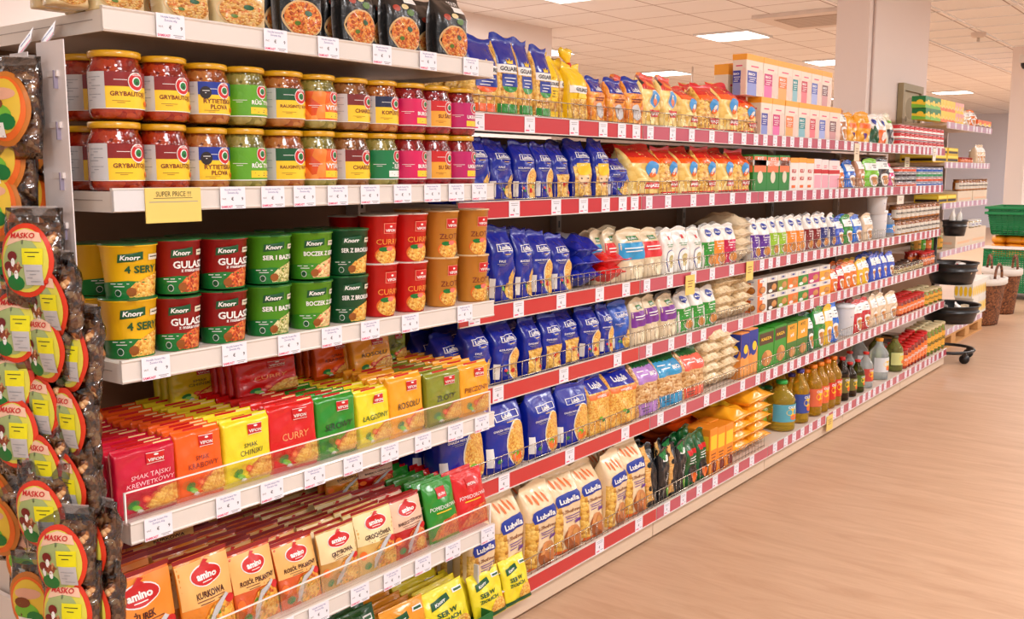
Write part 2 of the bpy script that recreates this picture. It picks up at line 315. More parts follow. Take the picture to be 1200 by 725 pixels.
bagk('mac','clear red topped macaroni bag',.13,.24,.09,NUTS,pmac,name='pasta_bag',wr=.003)
bagk('mac2','clear orange topped macaroni bag',.13,.22,.09,PASTA,pmac,name='pasta_bag',wr=.0035,seed=5)
# flour style tall cartons
def pfl(c,c2):
    def p(b,mb): b.rect(mb,-.9,.2,.0,.55,c2,1); b.rect(mb,-.9,.2,.3,.6,c,2); b.text(mb,'BIO',-.4,.52,.06,WH,3,.8,.03); b.bars(mb,-.75,.1,.44,3,.05,WH,3,.015); b.ell(mb,.65,.35,.5,.32,ink((240,205,190)),2); b.rect(mb,-.5,.4,.7,.73,K_PK,2)
    return p
for k,c,c2,dd in (('fl_blue',(60,60,160),(140,150,210),'slate blue'),('fl_mag',(205,25,110),(235,110,170),'magenta'),('fl_or',(240,120,30),(235,170,90),'orange'),('fl_teal',(0,140,145),(140,190,200),'teal'),('fl_crim',(205,30,60),(240,120,130),'crimson'),('fl_peri',(80,100,190),(170,180,230),'periwinkle'),('fl_brown',(130,80,80),(210,150,150),'mauve')):
    boxk(k,dd+' and cream baking carton with orange top',.07,.2,.05,mat((238,222,205),.5),pfl(ink(c),ink(c2)),name='baking_carton',top=mat((250,170,45),.45))
def pgb(b,mb): b.rect(mb,-1,1,.72,.86,WH,1); b.rect(mb,-.9,.9,.55,.95,ink((240,120,70)),1); b.ell(mb,0,.42,.4,.16,ink((225,215,190)),2); b.text(mb,'RYŻ',0,.9,.07,WH,2,1.2,.03)
boxk('gbox','green rice box with orange panel',.075,.19,.05,mat((40,130,50),.4),pgb,name='rice_box')
def pwr(b,mb): b.text(mb,'KU',-.1,.62,.12,RED,2,1.0,.04); b.text(mb,'KU',-.1,.4,.12,RED,2,1.0,.04); b.rect(mb,-.6,.3,.12,.2,K_OR,2)
boxk('wbox','white box with red letters and orange top',.07,.185,.05,mat((238,228,220),.45),pwr,name='rice_box',top=mat((250,160,40),.45))
def ppk(b,mb): b.rect(mb,-1,1,.55,.68,RED,1); b.rect(mb,-.9,.9,.1,.5,ink((240,170,185)),1); b.bars(mb,-.5,.5,.8,2,.06,K_PK,2,.02)
boxk('pbox','pale pink box with red band',.07,.2,.05,mat((240,225,222),.45),ppk,name='rice_box')
def pob(b,mb): b.rect(mb,-1,.0,.0,1,K_OR,1); b.ell(mb,.0,.3,.7,.22,K_BR,2); b.ell(mb,.0,.3,.62,.19,TOAST,3); b.rect(mb,-.6,.6,.75,.95,WH,2); b.text(mb,'Cup',0,.84,.08,K_BL,3,1,.02)
boxk('cer_or','white cereal box with orange side and bowl',.085,.13,.05,mat((240,232,225),.45),pob,name='cereal_box')
def pcb(c):
    def p(b,mb): b.rect(mb,-1,1,.0,.68,c,1); b.ell(mb,.3,.35,.5,.2,TOAST,2); b.ell(mb,-.4,.15,.4,.1,WH,2); b.rect(mb,-.5,.5,.78,.95,K_GY,2); b.ell(mb,0,.86,.25,.05,K_BL,3,10)
    return p
for k,c,dd in (('cer_dk',(70,45,25),'dark brown'),('cer_gn',(120,150,40),'olive green'),('cer_o2',(235,120,40),'orange'),('cer_g2',(40,140,50),'green'),('cer_mg',(190,40,110),'magenta'),('cer_yl',(245,170,40),'yellow')):
    boxk(k,'small '+dd+' and white cereal box',.075,.13,.05,mat((238,228,218),.45),pcb(ink(c)),name='cereal_box')
def pgs(b,mb): b.rect(mb,-.9,.9,.66,.95,ink((80,50,30)),1); b.text(mb,'KASZA',0,.8,.08,K_YE,2,1.3,.03); b.ell(mb,.1,.3,.7,.2,TOAST,2)
boxk('kas_g','bright green groats box with brown panel',.09,.19,.05,mat((50,150,40),.4),pgs,name='groats_box')
def pgo(b,mb): b.rect(mb,-.9,.9,.5,.96,ink((245,165,30)),1); b.text(mb,'x4',0,.68,.1,WH,2,.9,.04); b.text(mb,'RYŻ',0,.87,.07,K_DG,2,1.2,.03); b.ell(mb,.1,.22,.6,.14,TOAST,2)
boxk('kas_o','green groats box with orange panel',.085,.2,.05,mat((60,120,40),.4),pgo,name='groats_box')
def pbo(b,mb): b.rect(mb,-1,1,.0,.6,food('corn_print',[(230,140,50),(240,170,80)],20),1); b.poly(mb,[(-1,.45),(-.2,.55),(.5,.75),(1,.6),(1,.98),(-1,.98)],K_BL,2); b.ell(mb,0,.6,.75,.16,K_BL,3); b.ell(mb,.15,.64,.5,.1,K_YE,4)
boxk('bl_or','dark blue and orange flour box',.075,.2,.05,mat((225,140,55),.4),pbo,name='flour_box')
# rice and oat bags
def prc(c,top=K_GN):
    def p(b,mb): b.rect(mb,-.95,.95,.42,.74,c,1); b.rect(mb,-.45,.5,.78,.86,top,1); b.text(mb,'Kupiec',0,.82,.05,WH,2,.8,.02); b.bars(mb,-.7,.7,.64,2,.06,WH,2,.02); b.ell(mb,.35,.2,.5,.17,ink((240,225,190)),1)
    return p
for k,c,dd in (('rice_b',(40,150,205),'sky blue'),('rice_r',(220,45,50),'red'),('rice_p',(120,45,145),'purple')):
    bagk(k,'cream paper grain bag with '+dd+' panel',.1,.22,.07,CREAM,prc(ink(c)),name='grain_bag')
def pww(b,mb): b.ell(mb,.1,.3,.75,.25,K_BL,1); b.ell(mb,.15,.29,.72,.245,WH,2); b.ell(mb,.2,.3,.3,.14,food('oat_print',[(190,170,110),(225,210,160)],60),3); b.rect(mb,-.1,.3,.76,.84,RED,2); b.bars(mb,-.4,.5,.66,2,.04,K_GN,2,.015)
bagk('flour_w','white paper flour bag with blue ring',.1,.21,.07,WHF,pww,name='flour_bag')
def pwc(c,c2=None):
    def p(b,mb): b.rect(mb,-.98,.98,.02,.62,c,1); b.ell(mb,0,.82,.42,.085,K_BL,2); b.text(mb,'Melvit',0,.82,.06,WH,3,.7,.02); b.bars(mb,-.6,.6,.55,3,.06,WH,2,.02); b.ell(mb,.2,.2,.5,.13,WH,2); b.ell(mb,.2,.2,.44,.11,TOAST,3)
    return p
for k,c,dd in (('gb_green',(50,150,50),'green'),('gb_or',(240,140,40),'orange'),('gb_mag',(200,25,80),'crimson'),('gb_lime',(150,195,40),'lime green'),('gb_pu',(95,45,150),'purple'),('gb_dr',(130,30,35),'dark red'),('gb_nv',(35,45,120),'navy')):
    bagk(k,'white groats bag with '+dd+' lower part',.09,.22,.06,WHF,pwc(ink(c)),name='groats_bag')
def poat(c):
    def p(b,mb): b.rect(mb,-1,1,.84,1,DGRN,1,10,5); b.rect(mb,-1,1,.58,.85,c,1); b.rect(mb,-1,1,.0,.24,c,1); b.text(mb,'BIO',.4,.72,.06,WH,2,.6,.03); b.bars(mb,-.7,.1,.78,2,.06,WH,2,.015); b.bars(mb,-.7,.5,.16,2,.05,K_DK,2,.012)
    return p
OATS=food('oats_food',[(170,110,50),(215,165,100),(235,200,150)],110)
for k,c,dd in (('oat_l',(175,125,200),'lilac'),('oat_b',(50,150,200),'sky blue'),('oat_s',(235,95,75),'salmon red')):
    bagk(k,'clear cereal flakes bag with '+dd+' bands',.13,.25,.07,OATS,poat(film(c)),name='cereal_bag')
def pflb(b,mb):
    b.poly(mb,[(-.7,.575),(-.1,.575),(.8,.6),(.9,.67),(.7,.725),(0,.73),(-.7,.70),(-.8,.64)],K_BL,2); b.text(mb,'Lubella',0,.645,.062,WH,3,1.35,.035,rot=.04); b.text(mb,'5-Zbożowe',.1,.5,.045,K_BR,2,1.3,.02,.2); b.bars(mb,-.3,.75,.44,3,.03,K_PU,2,.01); b.rect(mb,.3,.9,.33,.37,K_PU,2)
    b.ell(mb,.15,.17,.62,.15,WALN,2); b.rect(mb,-1,-.5,.05,.6,PASTA,1); b.rect(mb,.8,1,.05,.5,PASTA,1); b.ell(mb,.3,.22,.2,.05,TOAST,3,10)
    for i in range(4): b.ell(mb,-.6+i*.3,.84-.02*(i%2),.07,.06,K_OR,2,8,rot=.3)
    b.rect(mb,-1,1,.0,.05,K_OR,1)
bagk('fbag','cream and tan paper pasta bag with blue oval logo',.115,.27,.085,film((238,208,165)),pflb,name='pasta_bag',wr=.002)
def pcof(b,mb): b.rect(mb,-.3,.6,.75,.85,WH,1); b.poly(mb,[(-1,.9),(.3,.7),(.5,.98)],K_GN,1); b.text(mb,'Oliwki',.2,.4,.07,WH,2,1.2,.02,.2,rot=1.3); b.ell(mb,.4,.15,.3,.1,K_LG,1)
bagk('blk','glossy black olive pouch',.085,.2,.06,BLK,pcof,name='olive_pouch')
def pchip(b,mb): b.rect(mb,-1,-.2,0,1,food('wafer_print',[(220,150,60),(240,190,110)],40,stretch=(1,1,6)),1)
bagk('wafer','black pouch with corrugated tan side panel',.085,.2,.06,BLK,pchip,name='wafer_pouch',seed=2)
def pgp(b,mb): b.rect(mb,-.6,.7,.62,.72,RED,1); b.bars(mb,-.5,.6,.56,3,.05,WH,2,.015); b.ell(mb,0,.25,.7,.18,BLK,1); b.ell(mb,.2,.15,.4,.1,K_OR,2)
bagk('gpouch','dark green pouch with red strip',.08,.2,.06,DGRN,pgp,name='bean_pouch')
def por(b,mb): b.rect(mb,-.8,.8,.55,.85,K_YE,1); b.bars(mb,-.6,.6,.45,4,.07,K_MR,2,.02); b.ell(mb,.3,.15,.6,.12,K_MR,2)
boxk('corn','orange and yellow baking box',.055,.18,.05,mat((240,140,30),.4),por,name='baking_box')
def pgold(b,mb): b.rect(mb,-.7,.7,.5,.65,K_OR,1); b.ell(mb,0,.25,.3,.1,K_PU,2); b.bars(mb,-.5,.5,.8,2,.06,K_YE,2,.02)
bagk('gold','golden yellow coffee style pouch',.1,.18,.07,film((240,165,20)),pgold,name='snack_pouch',wr=.003)
def pcat(b,mb): b.rect(mb,-.9,.9,.0,.5,K_OR,1); b.ell(mb,0,.72,.4,.1,K_BL,2); b.ell(mb,.0,.3,.4,.14,WH,2)
bagk('cat_o','white pouch with orange lower half',.09,.18,.06,WHF,pcat,name='snack_pouch')
def pcat2(b,mb): b.poly(mb,[(-.9,.0),(.9,.0),(.9,.4),(-.2,.65),(-.9,.5)],K_DG,1); b.ell(mb,0,.76,.4,.1,K_BL,2)
bagk('cat_g','white pouch with dark green lower half',.09,.18,.06,WHF,pcat2,name='snack_pouch')
def pcat3(b,mb): b.rect(mb,-.8,.4,.05,.5,K_DK,1); b.rect(mb,-.7,.5,.7,.78,K_LG,2); b.ell(mb,.3,.35,.4,.1,K_GY,2)
bagk('cat_w','cream pouch with black panel',.09,.19,.06,film((235,230,205)),pcat3,name='snack_pouch')
for k,c,dd in (('bg_blue',(20,110,215),'bright blue'),('bg_lime',(120,200,30),'lime green'),('bg_dark',(50,45,50),'charcoal'),('bg_pink',(225,60,130),'pink'),('bg_tan',(190,130,90),'tan'),('bg_green',(40,140,50),'green'),('bg_orange',(240,120,30),'orange'),('bg_yel',(240,190,30),'yellow'),('bg_dgreen',(20,90,60),'dark green'),('bg_red',(200,30,40),'red'),('bg_bwhite',(60,90,200),'blue and white'),('bg_beige',(232,205,170),'beige')):
    def pg(b,mb,c=c): b.rect(mb,-.9,.9,.62,.86,WH,1); b.bars(mb,-.5,.5,.78,2,.07,K_DK,2,.02); b.ell(mb,.1,.28,.65,.2,WH,1); b.ell(mb,.15,.26,.5,.15,TOAST,2)
    bagk(k,dd+' pouch with pale panel',.1,.18,.06,film(c),pg,name='food_pouch')
# lying bags
def lying(m,seed,band=None):
    def fn():
        mb=MB(); b=Bag(.12,.17,.05,'pillow',.003,seed); b.body(mb,m)
        if band: b.rect(mb,-.5,.5,.35,.65,band,1)
        for i,(x,y,z) in enumerate(mb.v): mb.v[i]=(-(z-.085),y,x+.024)
        return mb.build('lying_bag')
    return fn
kind('ly_beige','lying_bag','bag','clear bag of beige grain lying flat',(.12,.05,.17),lying(RICEF,1,K_GY)); kind('ly_white','lying_bag','bag','white grain bag lying flat',(.12,.05,.17),lying(CREAM,4)); kind('ly_blue','lying_bag','bag','crumpled dark blue pasta bag lying flat',(.12,.05,.17),lying(BLUE,2,K_SG)); kind('ly_red','lying_bag','bag','red and orange pasta bag lying flat',(.12,.05,.17),lying(REDF,3,K_OR)); kind('ly_yel','lying_bag','bag','glossy yellow noodle bag lying flat',(.12,.05,.17),lying(OYEL,6,K_YE)); kind('ly_or','lying_bag','bag','shaded orange noodle bag',(.12,.05,.17),lying(ORA,8,K_YE))
# jars
def jar(content,lab,neck=True,lid=LIDY,r=.043,h=.105):
    def fn():
        o=emp('soup_jar'); mb=MB(); mb.lathe([(r*.8,0),(r*.95,.003),(r,.012),(r*.99,.03),(r,h*.72),(r*.97,h*.8),(r*.86,h*.9),(r*.84,h)],content,30,smooth=True)
        mb.build('jar_glass',o)
        mb=MB(); mb.lathe([(r*.93,h-.004),(r*.95,h-.002),(r*.95,h+.005),(r*.9,h+.0068),(r*.86,h+.0063)],lid,30); mb.build('lid',o)
        mb=MB(); s=Cyl(r+.0005,r+.0005,h*.56,h*.17); lab(s,mb); mb.build('label',o); return o
    return fn
def logo(s,mb,uc,vc,sz=.22):
    uc-=.1
    s.ell(mb,uc,vc,sz,sz*s.w/2/s.h*1.05,WH,3,16,2); s.ell(mb,uc,vc,sz*.92,sz*.92*s.w/2/s.h,RED,4,16,2); s.ell(mb,uc,vc,sz*.55,sz*.55*s.w/2/s.h,WH,5,14,1); s.ell(mb,uc,vc,sz*.42,sz*.42*s.w/2/s.h,K_GN,6,12,1); s.rect(mb,uc-sz*.1,uc+sz*.1,vc-.06,vc,K_DK,7,1,1)
    s.text(mb,'KĖDAINIŲ',uc,vc+sz*.74*s.w/2/s.h,.045,WH,6,sz*1.1,.02)
def labA(top,txt,txt2='',yel=K_YE,badge=False):   # white side panel, coloured top, yellow bottom with text
    def p(s,mb):
        s.rect(mb,-.98,1.0,0,1,yel,1,20,4); s.rect(mb,-.45,1.0,.6,1,top,2,16,3); s.rect(mb,-.98,-.45,0,1,K_GY,2,6,3); s.rect(mb,-.98,1,-.02,.0,WH,1,20,1); s.bars(mb,-.9,-.55,.85,9,.08,K_SG,3,.02)
        s.text(mb,txt,.12,.40,.14,K_MR,3,.92,.02); 
        if txt2: s.text(mb,txt2,.12,.22,.14,K_MR,3,.8,.02)
        s.bars(mb,-.3,.1,.2 if not txt2 else .1,2,.05,K_BR,3,.012); s.bars(mb,-.25,.05,.78,1,.05,WH,3,.015)
        logo(s,mb,.38,.74)
        if badge: s.ell(mb,-.25,.66,.15,.2,K_DK,4,14,2); s.bars(mb,-.33,-.15,.72,2,.07,WH,5,.02)
        s.ell(mb,.62,.15,.1,.08,K_OR,4,10,1); s.ell(mb,.72,.12,.07,.06,K_MR,5,10,1)
    return p
def labB(bg,txt,strip=K_YE,tc=WH):
    def p(s,mb):
        s.rect(mb,-1.0,1.0,0,1,bg,1,20,6); s.rect(mb,-.1,.9,.06,.28,strip,2,10,2); s.bars(mb,0,.7,.2,2,.07,K_DG,3,.02); s.rect(mb,-1,1,-.03,0,WH,1,20,1)
        s.text(mb,txt,.35,.44,.17,tc,3,.85,.035); logo(s,mb,.38,.8,.2); s.bars(mb,-.6,-.2,.5,2,.06,WH,3,.015)
    return p
CARR=food('carrot_print',[(215,70,15),(240,110,30),(245,150,60)],45,.4,.2); LIME=mat((95,165,30),.4,.3,60); PINK=mat((215,20,90),.4)
kind('j_gry','soup_jar','jar','mushroom soup jar with red and yellow label',(.086,.115,.086),jar(SOUPR,labA(ink((135,20,15)),'GRYBAUTOJŲ')))
kind('j_ryt','soup_jar','jar','orange soup jar with blue and yellow label',(.086,.115,.086),jar(SOUPO,labA(K_BL,'RYTIETIŠKA','PLOVA',badge=True)))
kind('j_rug','soup_jar','jar','pale soup jar with lime green label',(.086,.115,.086),jar(SOUPG,labB(LIME,'RŪGŠTYNIŲ')))
kind('j_rau','soup_jar','jar','orange soup jar with dark green and yellow label',(.086,.115,.086),jar(SOUPO,labA(K_DG,'RAUGINTŲ KOP.')))
kind('j_vit','soup_jar','jar','jar with carrot picture label',(.086,.115,.086),jar(SOUPG,labB(CARR,'VYTAUTŲ')))
kind('j_cha','soup_jar','jar','brown soup jar with brown and yellow label',(.086,.115,.086),jar(SOUPB,labA(K_MR,'CHARČO')))
kind('j_kop','soup_jar','jar','brown soup jar with navy and yellow label',(.086,.115,.086),jar(SOUPO,labA(ink((30,35,70)),'KOPŪSTŲ')))
kind('j_siu','soup_jar','jar','jar with tall green label in white letters',(.086,.115,.086),jar(SOUPG,labB(mat((15,120,65),.4),'ŠIUPINI',WH)))
kind('j_bur','soup_jar','jar','beet soup jar with pink label',(.086,.115,.086),jar(SOUPM,labB(PINK,'BUROKĖLIŲ')))
kind('j_sal','soup_jar','jar','beet soup jar with red and orange label',(.086,.115,.086),jar(SOUPM,labA(RED,'SU ŠALT.','',ink((240,170,50)))))
kind('j_ukr','soup_jar','jar','beet soup jar with magenta label',(.086,.115,.086),jar(SOUPM,labB(mat((190,20,100),.4),'UKRAINIET.')))
# cups
def knorr(s,mb,uc,vc,k=1,m=K_DG):
    s.poly(mb,[(uc-.3*k,vc-.09*k),(uc-.27*k,vc+.07*k),(uc+.05*k,vc+.09*k),(uc+.3*k,vc+.12*k),(uc+.3*k,vc-.03*k),(uc+.05*k,vc-.07*k)],K_GN if m is None else m,3); s.text(mb,'Knorr',uc,vc+.01,.09*k,WH,4,.5*k,.03,.2)
def cup(body,prints,r0,r1,h,foil,name='instant_cup'):
    def fn():
        o=emp(name); mb=MB(); mb.lathe([(r0*.93,.003),(r0,.0),(r0,.004),(r1,h-.004),(r1*1.05,h-.003),(r1*1.05,h)],body,32); s=Cyl(r0+.0006,r1+.0002,h-.006,.001); prints(s,mb); mb.build('cup_body',o)
        mb=MB(); mb.lathe([(r1*1.055,h-.001),(r1*1.055,h+.001),(r1*.9,h+.0016),(.002,h+.0018)],foil,32); mb.box(r1*.95,r1*1.2,-.008,.008,h-.0005,h+.0012,foil); mb.build('foil_lid',o); return o
    return fn
def pk(body_top,t1,t2,tm,fd,band=K_GN):
    def p(s,mb):
        knorr(s,mb,0,.8,1.0,K_DG if band is not K_LG else K_LG); s.text(mb,t1,.28,.58,.14,tm,3,1.2,.03); s.rect(mb,.45,.85,.75,.86,ink((225,215,190)),2,4,2); s.bars(mb,.5,.8,.81,1,.04,K_DK,3,.02)
        if t2: s.text(mb,t2,.35,.47,.07,tm,3,.9,.02)
        s.poly(mb,[(-1.2,.0),(.55,.0),(.35,.33),(-.1,.36),(-.6,.33),(-1.2,.28)],band,1); s.poly(mb,[(.95,.02),(-.05,.02),(-.12,.15),(.1,.32),(.45,.42),(.95,.5)],fd,2); s.ell(mb,.0,.14,.13,.09,TOAST,3,10); s.bars(mb,-.55,-.05,.3,2,.05,WH,2,.015); s.ell(mb,-.35,.12,.09,.07,WH,2,12,1); s.ell(mb,-.35,.12,.075,.058,K_DG,3,12,1); s.rect(mb,-1.2,1.2,0,.03,band,4,16,1)
    return p
GLID=mat((20,95,40),.3,coat=.3)
kind('c_ser','instant_cup','cup','yellow instant cup with cheese noodle picture',(.09,.1,.09),cup(mat((250,195,20),.35),pk(0,'4 SERY','',K_DG,NOOD),.037,.045,.1,GLID))
kind('c_gul','instant_cup','cup','dark red instant goulash cup',(.09,.1,.09),cup(mat((150,18,18),.35),pk(0,'GULASZ','z makaronem',WH,GOUL),.037,.045,.1,GLID))
kind('c_baz','instant_cup','cup','bright green instant cheese and basil cup',(.09,.1,.09),cup(mat((75,150,25),.35),pk(0,'SER I BAZYLIA','',WH,food('basil_noodle',[(140,150,60),(225,210,140),(240,230,170)],200)),.037,.045,.1,GLID))
kind('c_boc','instant_cup','cup','lime green instant bacon and cheese cup',(.09,.1,.09),cup(mat((100,165,30),.35),pk(0,'BOCZEK Z SEREM','',WH,food('mash_noodle',[(235,190,120),(245,215,150),(225,90,60)],150),ink((60,140,30))),.037,.045,.1,GLID))
kind('c_bro','instant_cup','cup','dark green instant broccoli cup',(.09,.1,.09),cup(mat((12,75,40),.35),pk(0,'SER Z BROKUŁAMI','',WH,NOOD,K_DG),.037,.045,.1,GLID))
def vif(s,mb,uc,vc,k=1,fr=False):
    if fr: s.rect(mb,uc-.24*k,uc+.24*k,vc-.1*k,vc+.1*k,ink((240,150,120)),3,3,3)
    s.rect(mb,uc-.22*k,uc+.22*k,vc-.09*k,vc+.09*k,RED,4,3,3); s.text(mb,'VIFON',uc,vc-.04*k,.055*k,WH,5,.38*k,.03); s.ell(mb,uc,vc+.035*k,.05*k,.02*k,WH,5,8,1)
def pv(t,tm):
    def p(s,mb): vif(s,mb,.25,.78,1.1,True); s.text(mb,t,.2,.5,.13,tm,3,.95,-.0); s.ell(mb,.2,.21,.55,.2,K_OR,2,20,4); s.ell(mb,.2,.19,.5,.175,NOOD,3,20,4); s.ell(mb,.0,.34,.2,.05,K_GN,4,10,1); s.ell(mb,.22,.35,.14,.05,ink((230,120,110)),5,10,1)
    return p
kind('c_cur','instant_cup','cup','tall red curry noodle cup',(.085,.115,.085),cup(mat((205,22,18),.3),pv('CURRY',ink((245,160,60))),.033,.0415,.115,mat((225,215,205),.3)))
kind('c_zlo','instant_cup','cup','tall golden brown noodle cup',(.085,.115,.085),cup(mat((205,135,45),.3),pv('ZŁOTY',K_MR),.033,.0415,.115,mat((230,205,160),.3)))
# sachets
def pvs(t,t2='',tm=K_DK,extra=None):
    def p(b,mb):
        b.rect(mb,.0,.55,.72,.87,RED,2,4,3); b.rect(mb,.0,.55,.866,.873,WH,3,2,1); b.rect(mb,.0,.55,.717,.724,WH,3,2,1); b.text(mb,'VIFON',.28,.77,.06,WH,3,.48,.03); b.ell(mb,.28,.84,.07,.015,WH,3,8,1)
        if t2: b.text(mb,t,.1,.57,.065,tm,2,1.3,.0,.1); b.text(mb,t2,.1,.47,.075,tm,2,1.6,.0,.1)
        else: b.text(mb,t,.05,.5,.1,tm,2,1.6,.005,.1)
        b.poly(mb,[(.95,.38),(.95,.04),(-.3,.04),(-.15,.16),(.1,.28),(.5,.36)],RED,1); b.poly(mb,[(.95,.36),(.95,.05),(-.25,.05),(-.1,.15),(.15,.26),(.5,.34)],NOOD,2); b.ell(mb,-.1,.24,.13,.05,ink((235,60,40)),3,12,1); b.ell(mb,-.1,.24,.08,.03,ink((245,130,80)),4,10,1); b.ell(mb,-.5,.2,.2,.055,K_GN,2,9,1,rot=.5); b.ell(mb,-.4,.14,.16,.04,K_LG,3,8,1,rot=-.6); b.ell(mb,-.32,.09,.09,.03,WH,4,10,1); b.rect(mb,-.5,.35,.955,.998,RED,1,4,1); b.rect(mb,.35,.9,.96,.985,ink((245,215,150)),1,4,1)
    return p
def sach(key,desc,body,pr,seed=0): bagk(key,desc,.105,.135,.026,body,pr,'flat',.0018,'noodle_sachet','packet',6,seed)
sach('s_tai','crimson shrimp noodle sachet',CRIM,pvs('SMAK TAJSKI','KREWETKOWY',ink((250,190,200)))); sach('s_kra','bright orange crab noodle sachet',ORA,pvs('SMAK','KRABOWY',K_MR)); sach('s_chi','yellow chinese noodle sachet',LYEL,pvs('SMAK','CHIŃSKI'))
sach('s_cur','red curry noodle sachet',REDF,pvs('CURRY','',ink((245,150,90)))); sach('s_ser','green cheese noodle sachet',GRN,pvs('SEROWY','',K_DK)); sach('s_lag','pale yellow mild noodle sachet',LYEL,pvs('ŁAGODNY','',K_DG),3); sach('s_ros','orange yellow broth noodle sachet',OYEL,pvs('ROSOŁU','',K_DK)); sach('s_zlo','olive green noodle sachet',OLV,pvs('ZŁOTY','',K_DK)); sach('s_pie','yellow and orange roast noodle sachet',OYEL,pvs('PIECZONY','',K_MR),5)
def pam(t,bt=ink((238,182,105)),fd=VEG):
    def p(b,mb):
        b.rect(mb,-.98,.98,.45,.93,bt,1); b.ell(mb,.0,.76,.56,.12,WH,2); b.ell(mb,0,.76,.52,.105,RED,3); b.text(mb,'amino',.0,.765,.075,WH,4,.85,.045); b.rect(mb,-.2,.2,.69,.7,WH,4,2,1); b.poly(mb,[(-.15,.86),(.05,.93),(.2,.91),(.1,.89),(.2,.86)],RED,3)
        b.text(mb,t,.05,.56,.07,ink((70,15,15)),2,1.55,.03,xs=.8); b.bars(mb,-.5,.6,.5,2,.035,ink((120,60,40)),2,.01)
        b.ell(mb,.3,.2,.62,.24,fd,2,20,4); b.ell(mb,.45,.15,.3,.1,NOOD,3,12,2)
        b.poly(mb,[(.6,.5),(.7,.47),(.2,.35),(-.15,.15),(-.2,.05),(-.32,.05),(-.25,.2),(.1,.4)],K_GY,4); b.ell(mb,.75,.42,.18,.05,RED,3,10,1); b.ell(mb,-.6,.12,.18,.06,K_GN,3,10,1); b.ell(mb,-.8,.3,.15,.07,K_OR,3,10,1)
        b.rect(mb,-1,1,.955,1,ink((150,20,15)),2,8,1)
    return p
def am(key,desc,body,pr,seed=0): bagk(key,desc,.105,.14,.03,body,pr,'pillow',.0022,'soup_sachet','packet',None,seed)
am('a_kur','golden orange chicken soup sachet',film((225,130,35)),pam('KURKOWA')); am('a_ros','orange red spicy broth sachet',film((215,90,35)),pam('ROSÓŁ PIKANTNY'),1); am('a_grz','tan mushroom soup sachet',film((205,150,75)),pam('GRZYBOWA',ink((245,215,160))),2); am('a_gro','beige split pea soup sachet',film((220,175,95)),pam('GROCHÓWKA',ink((240,220,165))),3); am('a_bar','dark red beetroot soup sachet',film((185,25,20)),pam('BARSZCZ CZERWONY',ink((235,190,160)),GOUL),4); am('a_org','deep orange soup sachet',film((235,110,20)),pam('ŻUREK',ink((240,140,40))),5)
def ppo(t): 
    def p(b,mb): b.rect(mb,-.3,.35,.7,.88,RED,2,3,3); b.text(mb,'VIFON',0,.76,.055,WH,3,.55,.03); b.text(mb,t,.05,.55,.08,WH,2,1.7,0,.1); b.poly(mb,[(.95,.38),(.95,.04),(-.9,.04),(-.5,.2),(0,.32)],GOUL,1); b.bars(mb,-.5,.5,.47,1,.04,K_YE,2,.02)
    return p
am('p_grn','green tomato soup sachet',GRN,ppo('POMIDOROWA'),6); am('p_red','bright red tomato soup sachet',REDF,ppo('POMIDOROWA'),7)
def pkb(t,body2):
    def p(b,mb): b.poly(mb,[(-.75,.66),(-.7,.8),(.1,.86),(.15,.74),(-.1,.7)],K_DG,2); b.text(mb,'Knorr',-.3,.75,.06,WH,3,.7,.03,.2,rot=.15); b.rect(mb,.35,.8,.8,.88,WH,2,2,2); b.rect(mb,.4,.75,.82,.86,K_DG,3,2,2); b.text(mb,t,-.1,.54,.09,K_DG,2,1.2,.03); b.text(mb,'ZIOŁACH',-.1,.42,.07,K_DG,2,1.2,.03); b.ell(mb,.5,.2,.5,.17,NOOD,1); b.rect(mb,-1,1,.02,.1,K_DG,2)
    return p
am('k_yel','bright yellow noodle dish sachet with green logo',LYEL,pkb('SER W',0),8); am('k_ora','orange noodle dish sachet with green logo',film((235,150,30)),pkb('KURCZAK',0),9); am('k_grn','dark green and orange dish sachet',DGRN,pkb('WARZYWA',0),10)
def pbowl(c):
    def p(b,mb):
        b.ell(mb,0,.27,.93,.26,ink((215,175,120)),1,28,3); b.ell(mb,.0,.27,.84,.235,c,2,28,4); b.ell(mb,.2,.35,.2,.04,K_DG,3,10,1); b.ell(mb,-.3,.2,.14,.03,ink((90,120,40)),3,10,1); b.ell(mb,-.5,.64,.25,.05,ink((170,55,30)),1,12,2); b.ell(mb,.3,.6,.2,.05,ink((85,120,40)),1,12,2); b.ell(mb,.0,.68,.2,.04,ink((215,195,140)),2,12,2); b.rect(mb,.0,.8,.74,.84,WH,2,3,2); b.text(mb,'SOUP',.4,.9,.06,WH,2,.8,.02)
    return p
BW1=food('soup_print_a',[(150,60,15),(215,95,25),(235,150,60),(240,190,110)],170); BW2=food('soup_print_b',[(190,110,40),(225,170,80),(235,200,130),(210,110,40)],140)
bagk('b_blk','black stand up soup pouch with bowl picture',.13,.22,.06,film((30,28,28)),pbowl(BW1),'block',.002,'soup_pouch','pouch'); bagk('b_wht','cream stand up soup pouch with bowl picture',.13,.22,.06,film((215,190,140)),pbowl(BW2),'block',.002,'soup_pouch','pouch',None,4)
